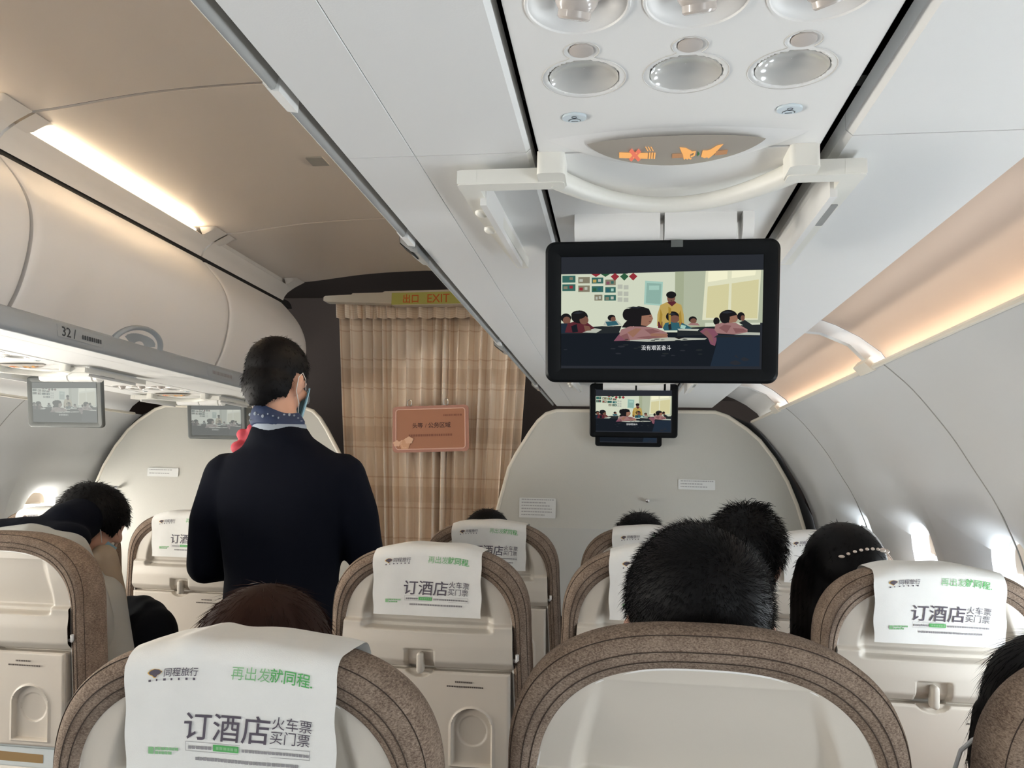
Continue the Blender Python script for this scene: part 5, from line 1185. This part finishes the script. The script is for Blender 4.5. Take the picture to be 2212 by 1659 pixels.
def long_hair(m_, k, sides, length, vol=1.03, y_end=-0.05):
    # k scales the skull, sides lists where locks hang
    def fn(root, fm):
        inv = fm.inverted()
        def ex(b):
            for sx in sides:
                for q in range(5):
                    x = sx*(0.060+0.006*q)*k; y = (-0.055+0.016*q)*k
                    b.cap((x*0.85, y, 0.03), (x*0.98, y, -0.02), 0.022, 0.024); b.cap((x*0.98, y, -0.02), (x*1.08, y-0.012, -length*0.5), 0.024, 0.022); b.cap((x*1.08, y-0.012, -length*0.5), (x*1.12, y+y_end*0.3, -length), 0.022, 0.012)
        b = Body(fm); b.ell((0, -0.014*k, 0.034*k), (0.080*k*vol, 0.098*k*vol, 0.087*k*vol), n=30, m=20); b.ell((0, -0.042*k, -0.025*k), (0.074*k*vol, 0.064*k*vol, 0.085*k), n=24, m=16); ex(b)
        def keep(c):
            p = inv @ c
            return not (p.y > 0.052*k and p.z < 0.055*k)
        return blob(b, 'hair', m_, root, 0.005, 5, keep)
    return fn
p, fm, h = seated('person with long black hair and a pearl clip, at the window side ahead', 0.472, 1.80, -0.198, k=1.04, seat_x=0.55, seat_y=1.76, hair_fn=long_hair('hair_black', 1.0, (-1,), 0.30), top_m='cloth_grey')
strands('hair_tips', h, 'hair_black', p, 1500, 0.014, 0.25, seed=9)
b = Body(fm)
for q in range(9):
    x_ = -0.030+q*0.0125; z_ = 0.070+0.0012*q-0.0007*(q-4)**2
    y_ = -0.014-0.106*math.sqrt(max(0, 1-(x_/0.0865)**2-((z_-0.035)/0.094)**2))
    b.ell((x_, y_-0.002, z_), (0.004 if q not in (0, 7, 8) else 0.0065, 0.004, 0.003+0.0016*(q > 6)), n=10, m=8)
b.build('hair_clip', 'pearl', p)['label'] = 'row of pale beads'
b = Body(fm); b.tube([(0.084*math.cos(a), -0.022, 0.030+0.094*math.sin(a)) for a in np.linspace(-0.25, 1.15, 16)], 0.0035, 8); b.build('headphone_band', 'cable_white', p)
p, fm, h = seated('person with reddish brown hair, head just above the nearest printed cover', -0.447, 0.995, -0.268, k=1.0, seat_x=-0.39, seat_y=1.00, hair_fn=long_hair('hair_red', 1.02, (-1, 1), 0.20, 1.04), top_m='cloth_grey')
strands('hair_tips', h, 'hair_red', p, 7000, 0.030, 0.06, seed=10, width=0.00035, bend=0.9, jit=0.12)
p, fm, h = seated('person whose black hair just tops the farther aisle seat by the curtain', -0.425, 2.56, -0.215, k=1.0, seat_x=-0.387, seat_y=2.56, top_m='cloth_dark')
strands('hair_tips', h, 'hair_black', p, 900, 0.012, 0.3, seed=12)
p, fm, h = seated('person whose dark hair tip shows above the far middle seat', 0.062, 2.56, -0.212, k=1.0, seat_x=0.09, seat_y=2.56, top_m='cloth_dark')
strands('hair_tips', h, 'hair_black', p, 1200, 0.020, 0.5, seed=13)
p, fm, h = seated('person with long dark hair leaning against the seat at the right frame edge', 0.512, 1.03, -0.285, k=1.0, seat_x=0.57, seat_y=1.08, hair_fn=long_hair('hair_black', 1.0, (-1,), 0.16, 1.04), top_m='cloth_dark', roll=-6)
strands('hair_tips', h, 'hair_black', p, 3500, 0.035, 0.06, seed=14, width=0.0003, bend=0.9, jit=0.10)
# earphone lead beside that seat
mb = MB(); mb.tube([(0.372, 0.99, -0.36), (0.372, 0.99, -0.32), (0.380, 0.985, -0.29), (0.392, 0.982, -0.277), (0.406, 0.985, -0.272), (0.42, 0.99, -0.28), (0.44, 1.0, -0.31), (0.45, 1.01, -0.36)], 0.0024, 8)
t = mb.build('earphone_cable', 'cable_white', loc=(0.39, 0.99, -0.36)); tag(t, 'thin pale earphone cable looping beside the right edge seat', 'cable')
# ---- the man bending forward on the left
p, fm, h = seated('person in dark collar and pale coat bending forward on the left, masked', -1.418, 1.98, -0.155, k=0.97, seat_x=-1.34, seat_y=1.76, yaw=-38, pitch=38, roll=8, with_mask=True, top_m='coat_grey', nape=-0.07, ael=0.10)
strands('hair_tips', h, 'hair_black', p, 2500, 0.014, 0.4, seed=15)
b = Body(Matrix.Identity(4))
for q in np.linspace(0, 1, 9): b.ell((-1.53+0.17*q, 1.80+0.02*math.sin(3*q), -0.165-0.02*abs(q-0.45)), (0.06, 0.075, 0.045))
b.cap((-1.40, 1.86, -0.15), (-1.405, 1.92, -0.135), 0.062, 0.060); b.cap((-1.36, 1.80, -0.20), (-1.35, 1.80, -0.24), 0.045, 0.03)
blob(b, 'dark_collar', 'navy', p, 0.007, 6)
b = Body(Matrix.Identity(4)); b.cap((-1.48, 1.745, -0.178), (-1.40, 1.745, -0.172), 0.034, 0.040); b.cap((-1.40, 1.745, -0.172), (-1.315, 1.77, -0.200), 0.040, 0.046); b.cap((-1.315, 1.77, -0.200), (-1.275, 1.80, -0.31), 0.046, 0.044); b.cap((-1.275, 1.80, -0.31), (-1.265, 1.86, -0.44), 0.044, 0.04); blob(b, 'coat_shoulder', 'coat_grey', p, 0.007, 5)
b = Body(Matrix.Identity(4)); b.cap((-1.335, 1.93, -0.23), (-1.325, 1.96, -0.33), 0.036, 0.038); b.cap((-1.325, 1.96, -0.33), (-1.315, 1.99, -0.45), 0.038, 0.034); blob(b, 'sleeve', 'cloth_beige', p, 0.007, 5)

b = Body(Matrix.Identity(4)); o_ = thing('lap_bundle', 'dark soft bundle on the lap of the bending person at left', 'bag', (-1.30, 2.06, -0.55))
for q in np.linspace(0, 1, 5): b.ell((-1.375+0.13*q, 2.06+0.02*math.sin(4*q), -0.455+0.02*math.sin(3*q)), (0.06, 0.07, 0.10-0.015*q))
blob(b, 'cloth', 'navy_trousers', o_, 0.008, 5)
